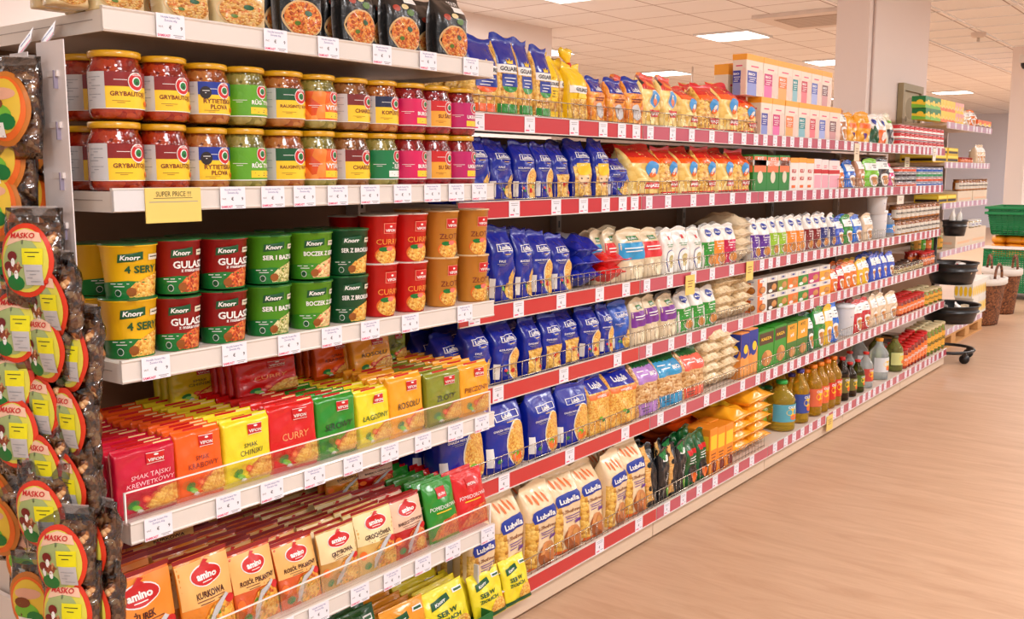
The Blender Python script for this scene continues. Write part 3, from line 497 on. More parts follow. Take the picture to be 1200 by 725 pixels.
# cans, small jars, bottles, tubs
def can(body,lab,r=.036,h=.07):
    def fn():
        o=emp('food_can'); mb=MB(); mb.lathe([(r,0),(r,.003),(r*.97,.005),(r*.97,h-.005),(r,h-.003),(r,h),(r*.93,h),(r*.93,h-.003)],mat((190,190,195),.3,metal=.9),22); mb.build('can_body',o); mb=MB(); s=Cyl(r*.985,r*.985,h-.012,.006); s.rect(mb,-2,2,0,1,body,1,24,1); lab(s,mb); mb.build('label',o); return o
    return fn
def lcan(s,mb): s.rect(mb,-1,1,.15,.45,WH,2,10,1); s.ell(mb,0,.65,.4,.25,WH,2,14,1); s.ell(mb,0,.65,.3,.18,RED,3,12,1)
def lcan2(s,mb): s.rect(mb,-1,1,.6,.9,WH,2,10,1); s.text(mb,'TUNA',0,.75,.2,K_DK,3,1.1,.03)
kind('can_rw','food_can','can','small red and white food can',(.072,.07,.072),can(ink((205,40,45)),lcan)); kind('can_or','food_can','can','flat orange food can',(.072,.05,.072),can(ink((225,90,50)),lcan2,.036,.05)); kind('can_bl','food_can','can','flat blue food can',(.072,.05,.072),can(ink((50,100,190)),lcan2,.036,.05)); kind('can_dk','food_can','can','flat black food can',(.072,.05,.072),can(ink((60,45,45)),lcan2,.036,.05)); kind('can_gn','food_can','can','flat green food can',(.072,.05,.072),can(ink((50,150,90)),lcan2,.036,.05))
def lplain(c,tc=K_DK,t='MIÓD'):
    def p(s,mb): s.rect(mb,-1,1,0,1,c,1,16,3); s.text(mb,t,0,.55,.3,tc,3,1.0,.03); s.bars(mb,-.5,.5,.3,2,.14,tc,3,.04)
    return p
def sjar(key,desc,cont,lid,labf,r=.032,h=.1): kind(key,'preserve_jar','jar',desc,(2*r,h+.01,2*r),jar(cont,labf,True,lid,r,h))
sjar('jr_brown','brown mustard jar with white label',food('mustard',[(120,60,20),(165,95,35),(185,120,60)],90,.12,.7),mat((120,80,50),.4),lplain(mat((225,215,200),.5),K_DK,'MUSZTARDA')); sjar('jr_tan','small tan sauce jar with cream label',SOUPB,mat((70,45,35),.4),lplain(mat((225,205,150),.5),K_BR,'SOS')); sjar('jr_red','sauce bottle with red cap and orange label',SOUPR,mat((200,20,20),.35),lplain(mat((235,120,50),.5),WH,'KETCHUP')); sjar('jr_pick','pickle jar with orange and white label',PICK,mat((215,195,150),.4),lplain(mat((235,170,60),.5),K_DG,'OGÓRKI'),.036,.11); sjar('jr_wht','clear jar with white lid and white label',food('garlic',[(170,150,110),(210,195,160)],40,.12,.7),mat((235,232,228),.4),lplain(mat((230,228,225),.5),K_BL,'SOS'),.036,.1)
sjar('jr_green','green pesto jar with red lid',food('pesto',[(40,100,20),(100,150,40)],60,.12,.7),mat((190,25,25),.35),lplain(mat((90,160,40),.5),WH,'PESTO'),.03,.1)
def tub():
    o=emp('dessert_tub'); mb=MB(); mb.lathe([(.04,0),(.045,.004),(.05,.12),(.051,.124)],mat((235,235,238),.35),28); mb.build('tub_body',o); mb=MB(); mb.lathe([(.053,.122),(.053,.135),(.045,.138)],mat((240,240,242),.3),28); mb.build('lid',o); mb=MB(); s=Cyl(.0435,.0487,.08,.02); s.rect(mb,-.9,.9,.0,.35,K_PU,1,12,1); s.ell(mb,0,.6,.5,.25,K_BL,2,14,1); mb.build('label',o); return o
kind('tub','dessert_tub','tub','white plastic tub with blue label',(.1,.138,.1),tub)
def bottle(liq,cap,labc,r=.042,h=.27,lt='OLEJ',trans=.7,lv=(.2,.55)):
    def fn():
        o=emp('liquid_bottle'); mb=MB(); m=mat(liq,.08,trans=trans,coat=.3,name='bottle_plastic')
        mb.lathe([(r*.7,0),(r*.97,.004),(r,.015),(r,h*.22),(r*.95,h*.26),(r,h*.30),(r,h*.52),(r*.93,h*.57),(r,h*.62),(r*.82,h*.71),(r*.5,h*.8),(r*.34,h*.87),(r*.32,h*.95)],m,26); mb.build('bottle_body',o)
        mb=MB(); mb.lathe([(r*.38,h*.93),(r*.4,h*.935),(r*.4,h*.995),(r*.35,h)],mat(cap,.35),18); mb.build('cap',o)
        mb=MB(); s=Cyl(r+.0008,r+.0008,h*(lv[1]-lv[0]),h*lv[0]); s.rect(mb,-.9,.9,0,1,mat(labc,.45),1,16,2); s.ell(mb,.05,.55,.35,.22,K_YE,2,14,1); s.text(mb,lt,0,.85,.14,WH,3,1,.03); s.ell(mb,.15,.25,.25,.16,K_OR,3,12,1); mb.build('label',o); return o
    return fn
BT=[('bo_gn','bottle of golden oil with green cap',(235,195,50),(20,110,50),(150,190,70),.045,.27),('bo_big','large five litre bottle of golden oil',(235,200,60),(40,160,60),(90,170,190),.06,.3),('bo_pu','bottle of golden oil with purple cap',(240,195,50),(55,40,120),(60,80,160),.042,.28),('bo_or','bottle of golden oil with orange cap',(245,190,40),(240,130,20),(235,110,70),.042,.27),('bo_rd','bottle of golden oil with red label',(245,185,40),(240,120,20),(215,50,30),.042,.28),('bo_dk','dark vinegar bottle with red cap',(70,45,15),(200,30,25),(120,110,50),.036,.25),('bo_ol','green olive oil bottle with red cap',(85,90,20),(210,35,25),(90,120,40),.036,.25),('bo_cl','clear water bottle with orange cap',(225,235,235),(245,150,30),(225,228,230),.05,.3),('bo_cr','clear vinegar bottle with red cap',(225,230,228),(215,40,25),(210,70,60),.038,.24),('bo_gl','squat pale green bottle with cream label',(170,175,90),(80,70,40),(215,215,140),.045,.25),('bo_bl','white bottle with blue cap',(225,228,235),(30,110,220),(60,140,220),.034,.17)]
for k,dd,lq,cp,lb,r_,h_ in BT: kind(k,'liquid_bottle','bottle',dd,(2*r_,h_,2*r_),bottle(lq,cp,lb,r_,h_))
def pjc(c,c2):
    def p(b,mb): b.poly(mb,[(-1,.55),(1,.45),(1,1),(-1,1)],c,1); b.poly(mb,[(-1,0),(1,0),(1,.2),(-1,.35)],c2,1); b.ell(mb,.2,.5,.5,.2,K_YE,2)
    return p
boxk('ju_g','green and yellow juice carton',.09,.2,.07,mat((235,205,40),.4),pjc(K_GN,K_LG),name='juice_carton'); boxk('ju_y','yellow and white juice carton',.07,.2,.06,mat((240,215,120),.4),pjc(K_YE,K_OR),name='juice_carton'); boxk('ju_p','pink and yellow juice carton',.07,.2,.06,mat((240,200,190),.4),pjc(ink((235,160,150)),K_YE),name='juice_carton'); boxk('ju_o','orange topped tall carton',.07,.2,.06,mat((240,225,200),.4),pjc(K_OR,K_MR),name='juice_carton')
def ptray(b,mb): b.rect(mb,-.9,.9,.2,.5,K_DK,1,2,1); b.rect(mb,-.9,.9,.6,.9,ink((250,230,90)),1,2,1)
boxk('tr_y','yellow cardboard tray of packets',.3,.09,.2,mat((225,185,30),.5),ptray,name='display_tray',cat='tray'); boxk('tr_w','pale cardboard display box',.3,.14,.2,mat((225,205,180),.6),lambda b,mb:b.rect(mb,-.8,.8,.2,.35,ink((240,190,150)),1,2,1),name='display_tray',cat='tray')
boxk('egg','white carton of yellow printed packets',.3,.15,.2,mat((235,230,220),.5),lambda b,mb:[b.ell(mb,-.75+.5*i,.4,.2,.3,K_YE,1,12,1) for i in range(4)],name='display_tray',cat='tray')
#@@SETTING@@
# ---------------------------------------------------------------- the room
def tilemat():
    m=bpy.data.materials.new('ceiling_tiles'); m.use_nodes=True; n=m.node_tree; b=n.nodes['Principled BSDF']; L=n.links.new
    tc=n.nodes.new('ShaderNodeTexCoord'); mp=n.nodes.new('ShaderNodeMapping'); mp.inputs['Location'].default_value=(.03,.22,0); L(tc.outputs['Object'],mp.inputs[0])
    br=n.nodes.new('ShaderNodeTexBrick'); br.offset=0; br.inputs['Scale'].default_value=1; br.inputs['Brick Width'].default_value=.6; br.inputs['Row Height'].default_value=.6; br.inputs['Mortar Size'].default_value=.008; br.inputs['Mortar Smooth'].default_value=.2
    br.inputs['Color1'].default_value=lin((246,242,240)); br.inputs['Color2'].default_value=lin((241,237,235)); br.inputs['Mortar'].default_value=lin((170,150,142)); L(mp.outputs[0],br.inputs[0]); L(br.outputs[0],b.inputs['Base Color']); b.inputs['Roughness'].default_value=.8
    return m
def floormat():
    m=bpy.data.materials.new('vinyl_floor'); m.use_nodes=True; n=m.node_tree; b=n.nodes['Principled BSDF']; L=n.links.new
    tc=n.nodes.new('ShaderNodeTexCoord'); mp=n.nodes.new('ShaderNodeMapping'); mp.inputs['Scale'].default_value=(1.2,7,1); mp.inputs['Rotation'].default_value=(0,0,R(-14)); L(tc.outputs['Object'],mp.inputs[0])
    nz=n.nodes.new('ShaderNodeTexNoise'); nz.inputs['Scale'].default_value=2.2; nz.inputs['Detail'].default_value=8; nz.inputs['Roughness'].default_value=.65; nz.inputs['Distortion'].default_value=.8; L(mp.outputs[0],nz.inputs['Vector'])
    cr=n.nodes.new('ShaderNodeValToRGB'); e=cr.color_ramp.elements; e[0].position=.3; e[0].color=lin((184,145,114)); e[1].position=.75; e[1].color=lin((206,170,140)); L(nz.outputs['Fac'],cr.inputs[0]); L(cr.outputs[0],b.inputs['Base Color']); b.inputs['Roughness'].default_value=.42; b.inputs['Specular IOR Level'].default_value=.4
    return m
struct(MB().box(-12,6,-4,30,-.05,0,floormat()).build('floor'))
struct(MB().box(-12,6,-4,30,CEIL,CEIL+.05,tilemat()).build('ceiling'))
WALLM=mat((236,222,214),.8,name='wall_paint'); FARM=mat((225,225,235),.8,name='far_wall_cool_light')  # far wall colour tinted bluish for the cool light falling there
struct(MB().box(-5.8,-5.7,-4,8.2,0,CEIL,WALLM).build('wall_left')); struct(MB().box(-12,-5.8,8.1,8.2,0,CEIL,WALLM).build('wall_return'))
struct(MB().box(-12,-11.9,8.2,30,0,CEIL,WALLM).build('wall_side')); struct(MB().box(-12,6,26,26.1,0,CEIL,FARM).build('wall_far'))
PILM=mat((240,226,220),.7,name='pillar_paint')
struct(MB().box(-2.41,-2.19,6.85,8.32,0,CEIL,PILM).build('wall_pillar')); struct(MB().box(-2.38,-2.19,12.5,15,0,CEIL,PILM).build('wall_column'))
mb=MB(); mb.tube([(-2.18,6.93,1.4),(-2.18,6.93,CEIL)],.008,mat((215,195,188),.5)); struct(mb.build('trim_1'))
mb=MB(); TB=mat((252,252,255),.25,coat=.3,name='bar_glint')  # bars whitened to stand in for reflections on the right-hand ceiling grid
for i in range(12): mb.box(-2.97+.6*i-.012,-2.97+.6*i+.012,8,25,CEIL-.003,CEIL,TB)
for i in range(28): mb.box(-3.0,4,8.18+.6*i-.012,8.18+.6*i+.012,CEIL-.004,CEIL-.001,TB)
struct(mb.build('trim_glint'))
# ceiling lights
def light_fix():
    o=emp('ceiling_light'); mb=MB(); 
    for a in((-.3,-.28,-.3,.3),(.28,.3,-.3,.3),(-.28,.28,-.3,-.28),(-.28,.28,.28,.3)): mb.box(a[0],a[1],a[2],a[3],-.018,0,mat((235,232,230),.4))
    mb.build('frame',o); mb=MB(); mb.box(-.28,.28,-.28,.28,-.012,-.004,mat((255,250,245),.4,emit=9,name='light_panel')); mb.build('diffuser',o); return o
LW=['far left room corner','left lamp row','pillar side lamp row']
kind('lamp','ceiling_light','ceiling light','square white ceiling panel light',(.6,.02,.6),light_fix)
ORD=['first','second','third','fourth','fifth','sixth','seventh','eighth','ninth','tenth','eleventh','twelfth','thirteenth','fourteenth','fifteenth','sixteenth','seventeenth','eighteenth','nineteenth','twentieth']
for i,(x,y) in enumerate(FIX):
    j=[q for q in FIX if q[0]==x].index((x,y)); rown={-6.87:'the row nearest the left wall',-4.47:'the row ending behind the pillar',.33:'the unseen row added above the aisle',2.73:'the unseen row added right of the aisle',-2.07:'the unseen far row added behind the column'}[x]
    put('lamp',x,y,CEIL-.001,f'square glowing ceiling panel, {ORD[j]} along {rown}','ceiling panel lights')
    ld=bpy.data.lights.new('lamp_glow','AREA'); ld.shape='SQUARE'; ld.size=.54; ld.energy=LAMP_W; ld.color=(.95,.975,1); lo=bpy.data.objects.new('lamp_glow',ld); COL.objects.link(lo); lo.location=(x,y,CEIL-.03)
# cooling cassette in the ceiling, rod, smoke detector, camera dome
o=emp('air_conditioner'); o.location=(-3.35,9.05,CEIL); mb=MB(); mb.rbox(-.45,.45,-.45,.45,-.035,0,mat((228,215,205),.5)); mb.build('housing',o); mb=MB(); mb.box(-.3,.3,-.3,.3,-.038,-.034,mat((175,150,130),.6)); [mb.box(-.28,.28,-.27+.07*i,-.235+.07*i,-.042,-.038,mat((205,190,178),.5)) for i in range(8)]; mb.build('grille',o); tag(o,'square ceiling air conditioning cassette left of the tall pillar','air conditioner')
mb=MB(); mb.tube([(-6.2,12.2,CEIL),(-6.2,12.2,CEIL-.42)],.012,mat((215,205,198),.5)); mb.lathe([(.03,CEIL-.45),(.035,CEIL-.42)],mat((230,225,220),.5),12,cx=-6.2,cy=12.2); tag(mb.build('hanging_rod'),'thin pale rod hanging from the ceiling before a light','rod')
o=emp('smoke_detector'); p=ony(1145,68,11); o.location=(p[0],11,CEIL); mb=MB(); mb.lathe([(.07,0),(.07,-.03),(.05,-.05),(.02,-.052)],mat((225,210,200),.5),20,cap0=False); mb.build('housing',o); mb=MB(); mb.lathe([(.015,-.052),(.015,-.09)],mat((200,190,180),.5),10); mb.build('sensor',o); tag(o,'small pale detector on the ceiling near the far column','smoke detector')
o=emp('security_camera'); p=onx(1197,72,-2.18); o.location=(-2.18,p[1],p[2]); mb=MB(); mb.rbox(0,.05,-.12,.12,-.02,.06,mat((230,222,216),.4)); mb.build('mount',o); mb=MB(); mb.lathe([(.0,-.09),(.04,-.075),(.055,-.04),(.055,-.02)][::1],BLACKP,18,cap0=False,cx=.05); mb.build('dome',o); tag(o,'black domed security camera at the top right of the column','security camera')
# framed notice on the pillar
p0=onx(1052,97,-2.19); p1=onx(1073,150,-2.19); o=emp('wall_plaque'); zt=p0[2]; y0,y1=p0[1],p1[1]; o.location=(-2.185,(y0+y1)/2,zt-.62); W_=(y1-y0)
mb=MB(); wd=mat((165,150,115),.5); mb.box(0,.04,-W_/2,-W_/2+.05,0,.62,wd); mb.box(0,.04,W_/2-.05,W_/2,0,.62,wd); mb.box(0,.04,-W_/2+.05,W_/2-.05,.57,.62,wd); mb.box(0,.04,-W_/2+.05,W_/2-.05,.27,.3,wd); mb.box(0,.04,-W_/2+.05,W_/2-.05,0,.04,wd); mb.build('frame',o)
mb=MB(); mb.box(.005,.02,-W_/2+.05,W_/2-.05,.3,.57,mat((190,175,140),.6)); mb.ell if 0 else None
f=Flat(W_,.27,.04,.3); f.ell(mb,0,.55,.5,.3,mat((160,145,110),.6),1,16,1); f.ell(mb,-.4,.25,.12,.08,mat((130,115,85),.6),2,10,1); f.ell(mb,.4,.25,.12,.08,mat((130,115,85),.6),2,10,1); mb.build('carved_panel',o)
mb=MB(); mb.box(.005,.02,-W_/2+.05,W_/2-.05,.04,.27,mat((90,90,95),.3)); mb.build('slate_panel',o); tag(o,'beige wooden frame with grey slate panel mounted on the tall pillar','frame')
# ---------------------------------------------------------------- shelving
BX=-2.10
ROWX=[-1.716,-1.716,-1.716,-1.716,-1.667,-1.633]; ROWZ=[1.4135,1.173,.881,.645,.400,.074]
RN=['top red shelf','second red shelf','third red shelf','fourth red shelf','fifth red shelf','bottom red shelf']
_tm=None
def redtag(parent,y,z,w=.042,h=.044,X=0):
    global _tm
    if _tm is None:
        mb=MB(); mb.box(0,.0015,-.021,.021,0,.044,TAGM); f=Flat(.042,.044,.003); f.P=lambda u,v,off=0:(.0017,u*.021,v*.044); f.bars(mb,-.7,.7,.84,2,.12,K_SG,0,.035); f.text(mb,'€',-.1,.42,.17,K_DK,0,.6,.02); f.rect(mb,-.8,-.1,.1,.18,K_PK,0,1,1); f.bars(mb,.2,.8,.18,1,.1,K_SG,0,.04); o=mb.build('price_tag'); _tm=o.data; o.parent=parent; o.location=(X+.0005,y,z)
    else:
        o=bpy.data.objects.new('price_tag',_tm); COL.objects.link(o); o.parent=parent; o.location=(X+.0005,y,z)
    o.scale=(1,w/.042,h/.044); return o
BAYY=[2.03,3.016,4.01,5.02,6.04,7.06]
TAGPX={(0,0):[560,620,672,706,728,745],(1,0):[602,651,683,709,729,743],(2,0):[555,607,657,702,733],(3,0):[583,660,723],(4,0):[590,667,732],(5,0):[702,748]}
FENCE={0:(0,1),1:(0,1,3),2:(0,1,2,3),3:(0,1,4),4:(0,1,2,3),5:(0,1)}
trnd=random.Random(3)
DESC=['red railed shelving bay of mostly blue pasta bags beside the white shelving','red railed shelving bay with clear macaroni bags, second from the white shelving','red railed shelving bay in front of the tall pillar, third along','red railed shelving bay with cereal boxes and cooking oil, fourth along','red railed shelving bay at the far end of the long run']
for bi in range(5):
    y0,y1=BAYY[bi],BAYY[bi+1]; root=emp('shelving_bay'); root.location=(BX,y0,0); tag(root,DESC[bi],'shelving','red railed shelving bays'); L_=y1-y0
    mb=MB(); mb.box(-.012,0,0,L_,.05,1.42,BACK); mb.build('back_panel',root)
    mb=MB(); mb.box(0,.03,.0,.03,0,1.42,mat((190,172,155),.45)); 
    for i in range(26): mb.box(.0301,.0305,.011,.019,.1+.05*i,.125+.05*i,K_DK)
    mb.build('upright',root)
    mb=MB(); mb.rbox(0,ROWX[5]-BX-.012,.002,L_-.003,.012,.076,mat((222,196,170),.5),.002); mb.build('base',root)
    for r in range(6):
        X=ROWX[r]-BX; z=ROWZ[r]; a=MB(); a.box(0.0,X-.004,.004,L_-.004,z+.018,z+.040,mat((215,195,180),.5,name='shelf_paint')); sh=a.build('shelf',root)
        a=MB(); a.box(X-.004,X,.003,L_-.003,z,z+.05,WHITE2); a.box(X,X+.004,.003,L_-.003,z,z+.0025,WHITE2); a.box(X,X+.004,.003,L_-.003,z+.0475,z+.05,WHITE2); a.box(X,X+.001,.003,L_-.003,z+.0025,z+.0475,REDR if bi==0 else PINKR); a.build('price_rail',sh)
        if bi in FENCE[r]:
            a=MB(); n=int(L_/.033)
            for i in range(n+1): yy=.01+(L_-.02)*i/n; a.tube([(X-.012,yy,z+.04),(X-.012,yy,z+.098)],.0011,CHROME,4)
            for q in(.098,.053): a.tube([(X-.012,.008,z+q),(X-.012,L_-.008,z+q)],.0016,CHROME,5)
            a.build('wire_guard',sh)
        if (r,bi) in TAGPX:
            for px in TAGPX[(r,bi)]: redtag(sh,max(.03,min(L_-.03,yat(px,ROWX[r],z+.02)-y0)),z+.002,.05,.046,X+.001)
        else:
            yy=.04+trnd.uniform(0,.04)
            while yy<L_-.03: redtag(sh,yy,z+.003,.044,.044,X+.001); yy+=trnd.uniform(.12,.2) if bi<2 else trnd.uniform(.08,.13)
def sign(px,py,X,w,h,label,txt=None,c=(240,205,110),y=None):
    p=onx(px,py,X); mb=MB(); mb.box(0,.002,-w/2,w/2,-h,0,mat(c,.5)); f=Flat(w,h,.004,-h)
    if txt:
        f.text(mb,txt,0,.83,.15,K_DK,1,1.5,.0,xs=.85); f.rect(mb,-.72,.68,.7,.715,K_DK,1,1,1); f.bars(mb,-.88,.88,.6,1,.05,K_SG,1,.02)
    else: f.bars(mb,-.6,.6,.7,3,.14,K_BR,1,.04)
    o=mb.build('price_sign',None,(X+.006,p[1],p[2])); tag(o,label,'sign'); return o
sign(807,322,ROWX[2],.075,.075,'yellow price sign hanging under the third red rail'); sign(877,306,ROWX[2],.07,.08,'second yellow price sign farther along the third red rail'); sign(971,486,ROWX[5],.085,.075,'yellow price sign on the bottom rail below the oil bottles')
sign(1003,168,ROWX[0],.075,.09,'cream price sign on the top rail before the pillar',None,(236,215,185)); sign(1094,174,ROWX[0],.07,.08,'pale price sign at the far end of top rail',None,(240,228,215)); sign(1062,184,ROWX[1]-.1,.1,.09,'cream card standing above the stacked flat cans',None,(240,228,190)); sign(1054,229,ROWX[1],.13,.05,'pale card hanging under the second red rail',None,(236,222,205))
# white bay
WX=-1.586; WY0,WY1=.955,2.017; WZ=[1.538,1.232,.929,.631,.3215]
root=emp('shelving_bay'); root.location=(BX,WY0,0); tag(root,'white fronted shelving bay with jars, cups and noodle sachets','shelving'); L_=WY1-WY0
mb=MB(); mb.box(-.012,0,0,L_,.05,1.56,BACK); mb.build('back_panel',root)
for yy in(.012,L_-.012):
    mb=MB(); mb.box(0,.05,yy-.015,yy+.015,0,1.6,mat((215,200,188),.45)); [mb.box(.0501,.0505,yy-.004,yy+.004,.1+.05*i,.125+.05*i,K_DK) for i in range(29)]; mb.build('upright',root)
mb=MB(); mb.rbox(0,WX-BX-.01,.002,L_-.003,.012,.07,mat((225,205,185),.5),.002); mb.build('base',root)
mb=MB(); mb.box(.05,WX-BX-.05,L_-.006,L_-.001,.07,.235,mat((200,195,195),.5)); mb.build('divider_panel',root)
mb=MB(); mb.box(.0,WX-BX-.02,.0,.004,.07,.20,mat((225,215,208),.5)); mb.build('side_panel',root)
_wt=None
def whitetag(parent,px,X,z):
    global _wt
    y=yat(px,X,z+.02)
    if _wt is None:
        mb=MB(); mb.box(0,.0012,-.029,.029,0,.042,TAGM); f=Flat(.058,.042,1); f.P=lambda u,v,off=0:(.0014,u*.029,v*.042)
        f.text(mb,'Noodle Instant Mix',.0,.87,.085,K_BL,0,1.5,0); f.text(mb,'Žemaitis 65g',.0,.73,.085,K_BL,0,1.0,0); f.text(mb,'€',-.05,.45,.15,K_DK,0,.4,.02); f.text(mb,'VNT.',-.7,.45,.08,K_DK,0,.4,.0); f.text(mb,'9',.75,.45,.15,K_DK,0,.3,.02); f.text(mb,'SAMKAST',-.5,.1,.12,K_PK,0,.9,.03); f.bars(mb,.15,.85,.14,2,.07,K_SG,0,.03); o=mb.build('price_tag'); _wt=o.data
    else: o=bpy.data.objects.new('price_tag',_wt); COL.objects.link(o)
    o.parent=parent; o.location=(X-BX+.0045,y-WY0,z); return o
WTAG=[[198,321,383,446,500,550],[271,318,355,394,432,470,505,533,560],[181,273,337,387,432,479,543],[184,266,317,367,412,455,494,532,563],[230,330,372,420,458,494,529,570]]
for i,z in enumerate(WZ):
    X=WX-BX; a=MB(); a.box(.0,X-.003,.004,L_-.002,z+.012,z+.036,mat((222,208,198),.5,name='shelf_paint')); sh=a.build('shelf',root)
    a=MB(); rg=[]
    for yy in(0,L_+.004): rg.append([(X-.006,yy,z),(X+.001,yy,z),(X+.003,yy,z+.003),(X+.001,yy,z+.006),(X+.001,yy,z+.036),(X+.003,yy,z+.039),(X+.001,yy,z+.042),(X-.006,yy,z+.042)])
    a.loft(rg,WHITE2,False,True,True); a.build('price_rail',sh)
    a=MB(); a.box(.06,X-.006,0,.003,z,z+.036,WHITE); a.box(.06,X-.03,-.0005,0,z+.02,z+.0215,mat((170,155,145),.5)); a.build('side_bracket',sh)
    a=MB(); a.box(.06,X-.006,L_,L_+.003,z,z+.036,WHITE); a.build('side_bracket',sh)
    for px in WTAG[i]: whitetag(sh,px,WX,z)
ACR=mat((245,245,245),.05,trans=1,alpha=.25,name='clear_acrylic'); ACE=mat((250,245,240),.25,name='acrylic_edge')
for z,a0 in ((WZ[3],.0),(WZ[4],.0)):
    mb=MB(); mb.box(-.0015,.0015,0,L_,.0,.055,ACR); g=mb.build('acrylic_guard',root,(WX-BX-.012,0,z+.04)); mb=MB(); mb.box(-.002,.002,0,L_,.0545,.0565,ACE); mb.box(-.002,.002,-.002,.001,0,.0565,ACE); mb.box(-.002,.002,L_-.001,L_+.002,0,.0565,ACE); mb.build('edge',g)
p=onx(200,220,WX); sign(200,220,WX+.005,.115,.062,'yellow card reading SUPER PRICE on the jar shelf edge','SUPER PRICE !!!',(235,205,110))
mb=MB(); mb.box(0,.006,-.03,.03,0,.036,mat((225,222,222),.15,coat=.5)); p=onx(149,250,WX); o=mb.build('card_holder',None,(WX+.004,p[1],WZ[1]+.002)); tag(o,'clear plastic card holder beside the yellow card on the jar shelf','card holder')
# far bay beyond the run
FX=-1.8; root=emp('shelving_bay'); root.location=(-2.18,7.42,0); tag(root,'short far shelving bay on a pallet beyond the long run','shelving'); FZ=[1.61,1.333,1.045,.70,.10]; FL=1.42
mb=MB(); mb.box(-.012,0,0,FL,.12,1.6,BACK); mb.build('back_panel',root); mb=MB(); mb.box(0,.05,FL-.03,FL,.12,1.63,mat((215,200,195),.5)); mb.build('upright',root)
for z in FZ:
    L2=FL if z>.5 else 1.5
    a=MB(); a.box(0,.376,0,L2,z+.02,z+.04,mat((215,195,180),.5,name='shelf_paint')); sh=a.build('shelf',root); a=MB(); a.box(.376,.38,0,L2,z,z+.045,WHITE2); a.box(.38,.381,0,L2,z+.003,z+.042,mat((205,160,185),.35,coat=.5)); a.build('price_rail',sh); yy=.05
    while yy<L2-.05: redtag(sh,yy,z+.004,.05,.04,.381); yy+=trnd.uniform(.1,.2)
o=emp('wooden_pallet'); o.location=(-2.18,7.45,0); PW=mat((205,150,90),.7,.3,20); tag(o,'wooden pallet under the far bay of goods','pallet')
mb=MB(); mb.box(0,.38,0,1.5,.085,.099,PW); mb.build('deck',o)
for i in range(4): mb=MB(); mb.rbox(.25,.38,.02+.44*i,.16+.44*i,.015,.085,PW,.004); mb.build('block',o)
mb=MB(); mb.box(.27,.38,0,1.5,0,.015,PW); mb.build('runner',o)
# ---------------------------------------------------------------- goods
ROUND={'jar','cup','can','bottle','tub'}; LONG=[]
def lab(s):
    if len(s.split())>16: LONG.append(s)
    return s
def jig(a): return rnd.uniform(-a,a)
def row(rn,X,z,items,deep=0,far=None,lean=2.0,where='on the'):
    tot={}; cnt={}
    for it in items: tot[it[0]]=tot.get(it[0],0)+1
    for it in items:
        k,p0,p1,pt=it[:4]; K=KIND[k]; w_,h_,d_=K['dim']; zb=z if len(it)<5 or it[4] is None else it[4]; dx=it[5] if len(it)>5 else 0; Xc=X-dx
        if K['cat'] in ROUND:
            y0,y1=yat(p0,Xc-w_/2,zb+.03),yat(p1,Xc-w_/2,zb+.03); D=max(.7*w_,min(1.1*w_,(y1-y0)*.965)); sw=D/w_; r=D/2
            yr=yat(p1,Xc-r,zb+.03); ph=math.atan2(yr,abs(Xc-r)); y=yr-r/math.cos(ph); 
            if p1<900: y=(y+(yat(p0,Xc-r,zb+.03)+yr)/2)/2
            h=pt if pt<3 and pt>0 else zat(pt,Xc-r,y)-zb; s=(sw,sw,max(.4,min(1.7,h/h_))); x=Xc-r
        else:
            y0,y1=yat(p0,Xc,zb+.04),yat(p1,Xc,zb+.04); sw=(y1-y0)*.975/w_; y=(y0+y1)/2; h=pt if 0<pt<3 else zat(pt,Xc,y)-zb; sd=max(.7,min(1.25,sw)); s=(sd,sw,max(.3,min(1.8,h/h_))); x=Xc-d_*sd/2-.003
        cnt[k]=cnt.get(k,0)+1; o_=ORD[cnt[k]-1] if cnt[k]<=20 else 'later'
        grp=f"{K['name'].replace('_',' ')}s {where} {rn}"
        isb=K['cat'] in('bag','pouch')
        flat=isb and K['name']!='lying_bag'
        lb=f"{K['desc']}, {o_} from left {where} {rn}" if tot[k]>1 else f"{K['desc']} {where} {rn}"
        if len(lb.split())>16: lb=f"{K['desc']}, {o_} on {rn}"
        put(k,x,y,zb,lb,grp if tot[k]>1 else None,s,R(jig(6)) if flat else R(jig(5)-{'cup':24,'jar':9}.get(K['cat'],15)) if K['cat'] in ROUND else R(jig(1)),R(-jig(lean*1.5)-1.5) if flat else 0)
        for q in range(deep):
            if len(it)>6: break
            put(k,x-(d_*s[0]+.006)*(q+1),y+jig(.006),zb,f"{K['desc']}, behind the {o_} one {where} {rn}" if len(f"{K['desc']}, behind the {o_} one {where} {rn}".split())<=16 else f"{K['desc']}, behind {o_}, {rn}",grp,(s[0],s[1],s[2]*rnd.uniform(.96,1.03)),R(jig(4)),R(jig(2)) if flat else 0)
def rep(k,p0,p1,n,t0,t1,*e):
    # n items spread evenly in perspective between two pixels
    out=[]; a=[yat(p,-1.716,1.2) for p in(p0,p1)]
    def px(y): v=(-1.716,y,-.1); kk=sum(v[i]*Fv[i] for i in range(3)); return 600+FPX*sum(v[i]*Rv[i] for i in range(3))/kk
    for i in range(n):
        f0,f1=i/n,(i+1)/n; q0,q1=px(a[0]+(a[1]-a[0])*f0),px(a[0]+(a[1]-a[0])*f1); out.append((k,q0,q1,t0+(t1-t0)*(i+.5)/n)+tuple(e))
    return out
zr=[z+.0402 for z in ROWZ]; XR=[x-.016 for x in ROWX]
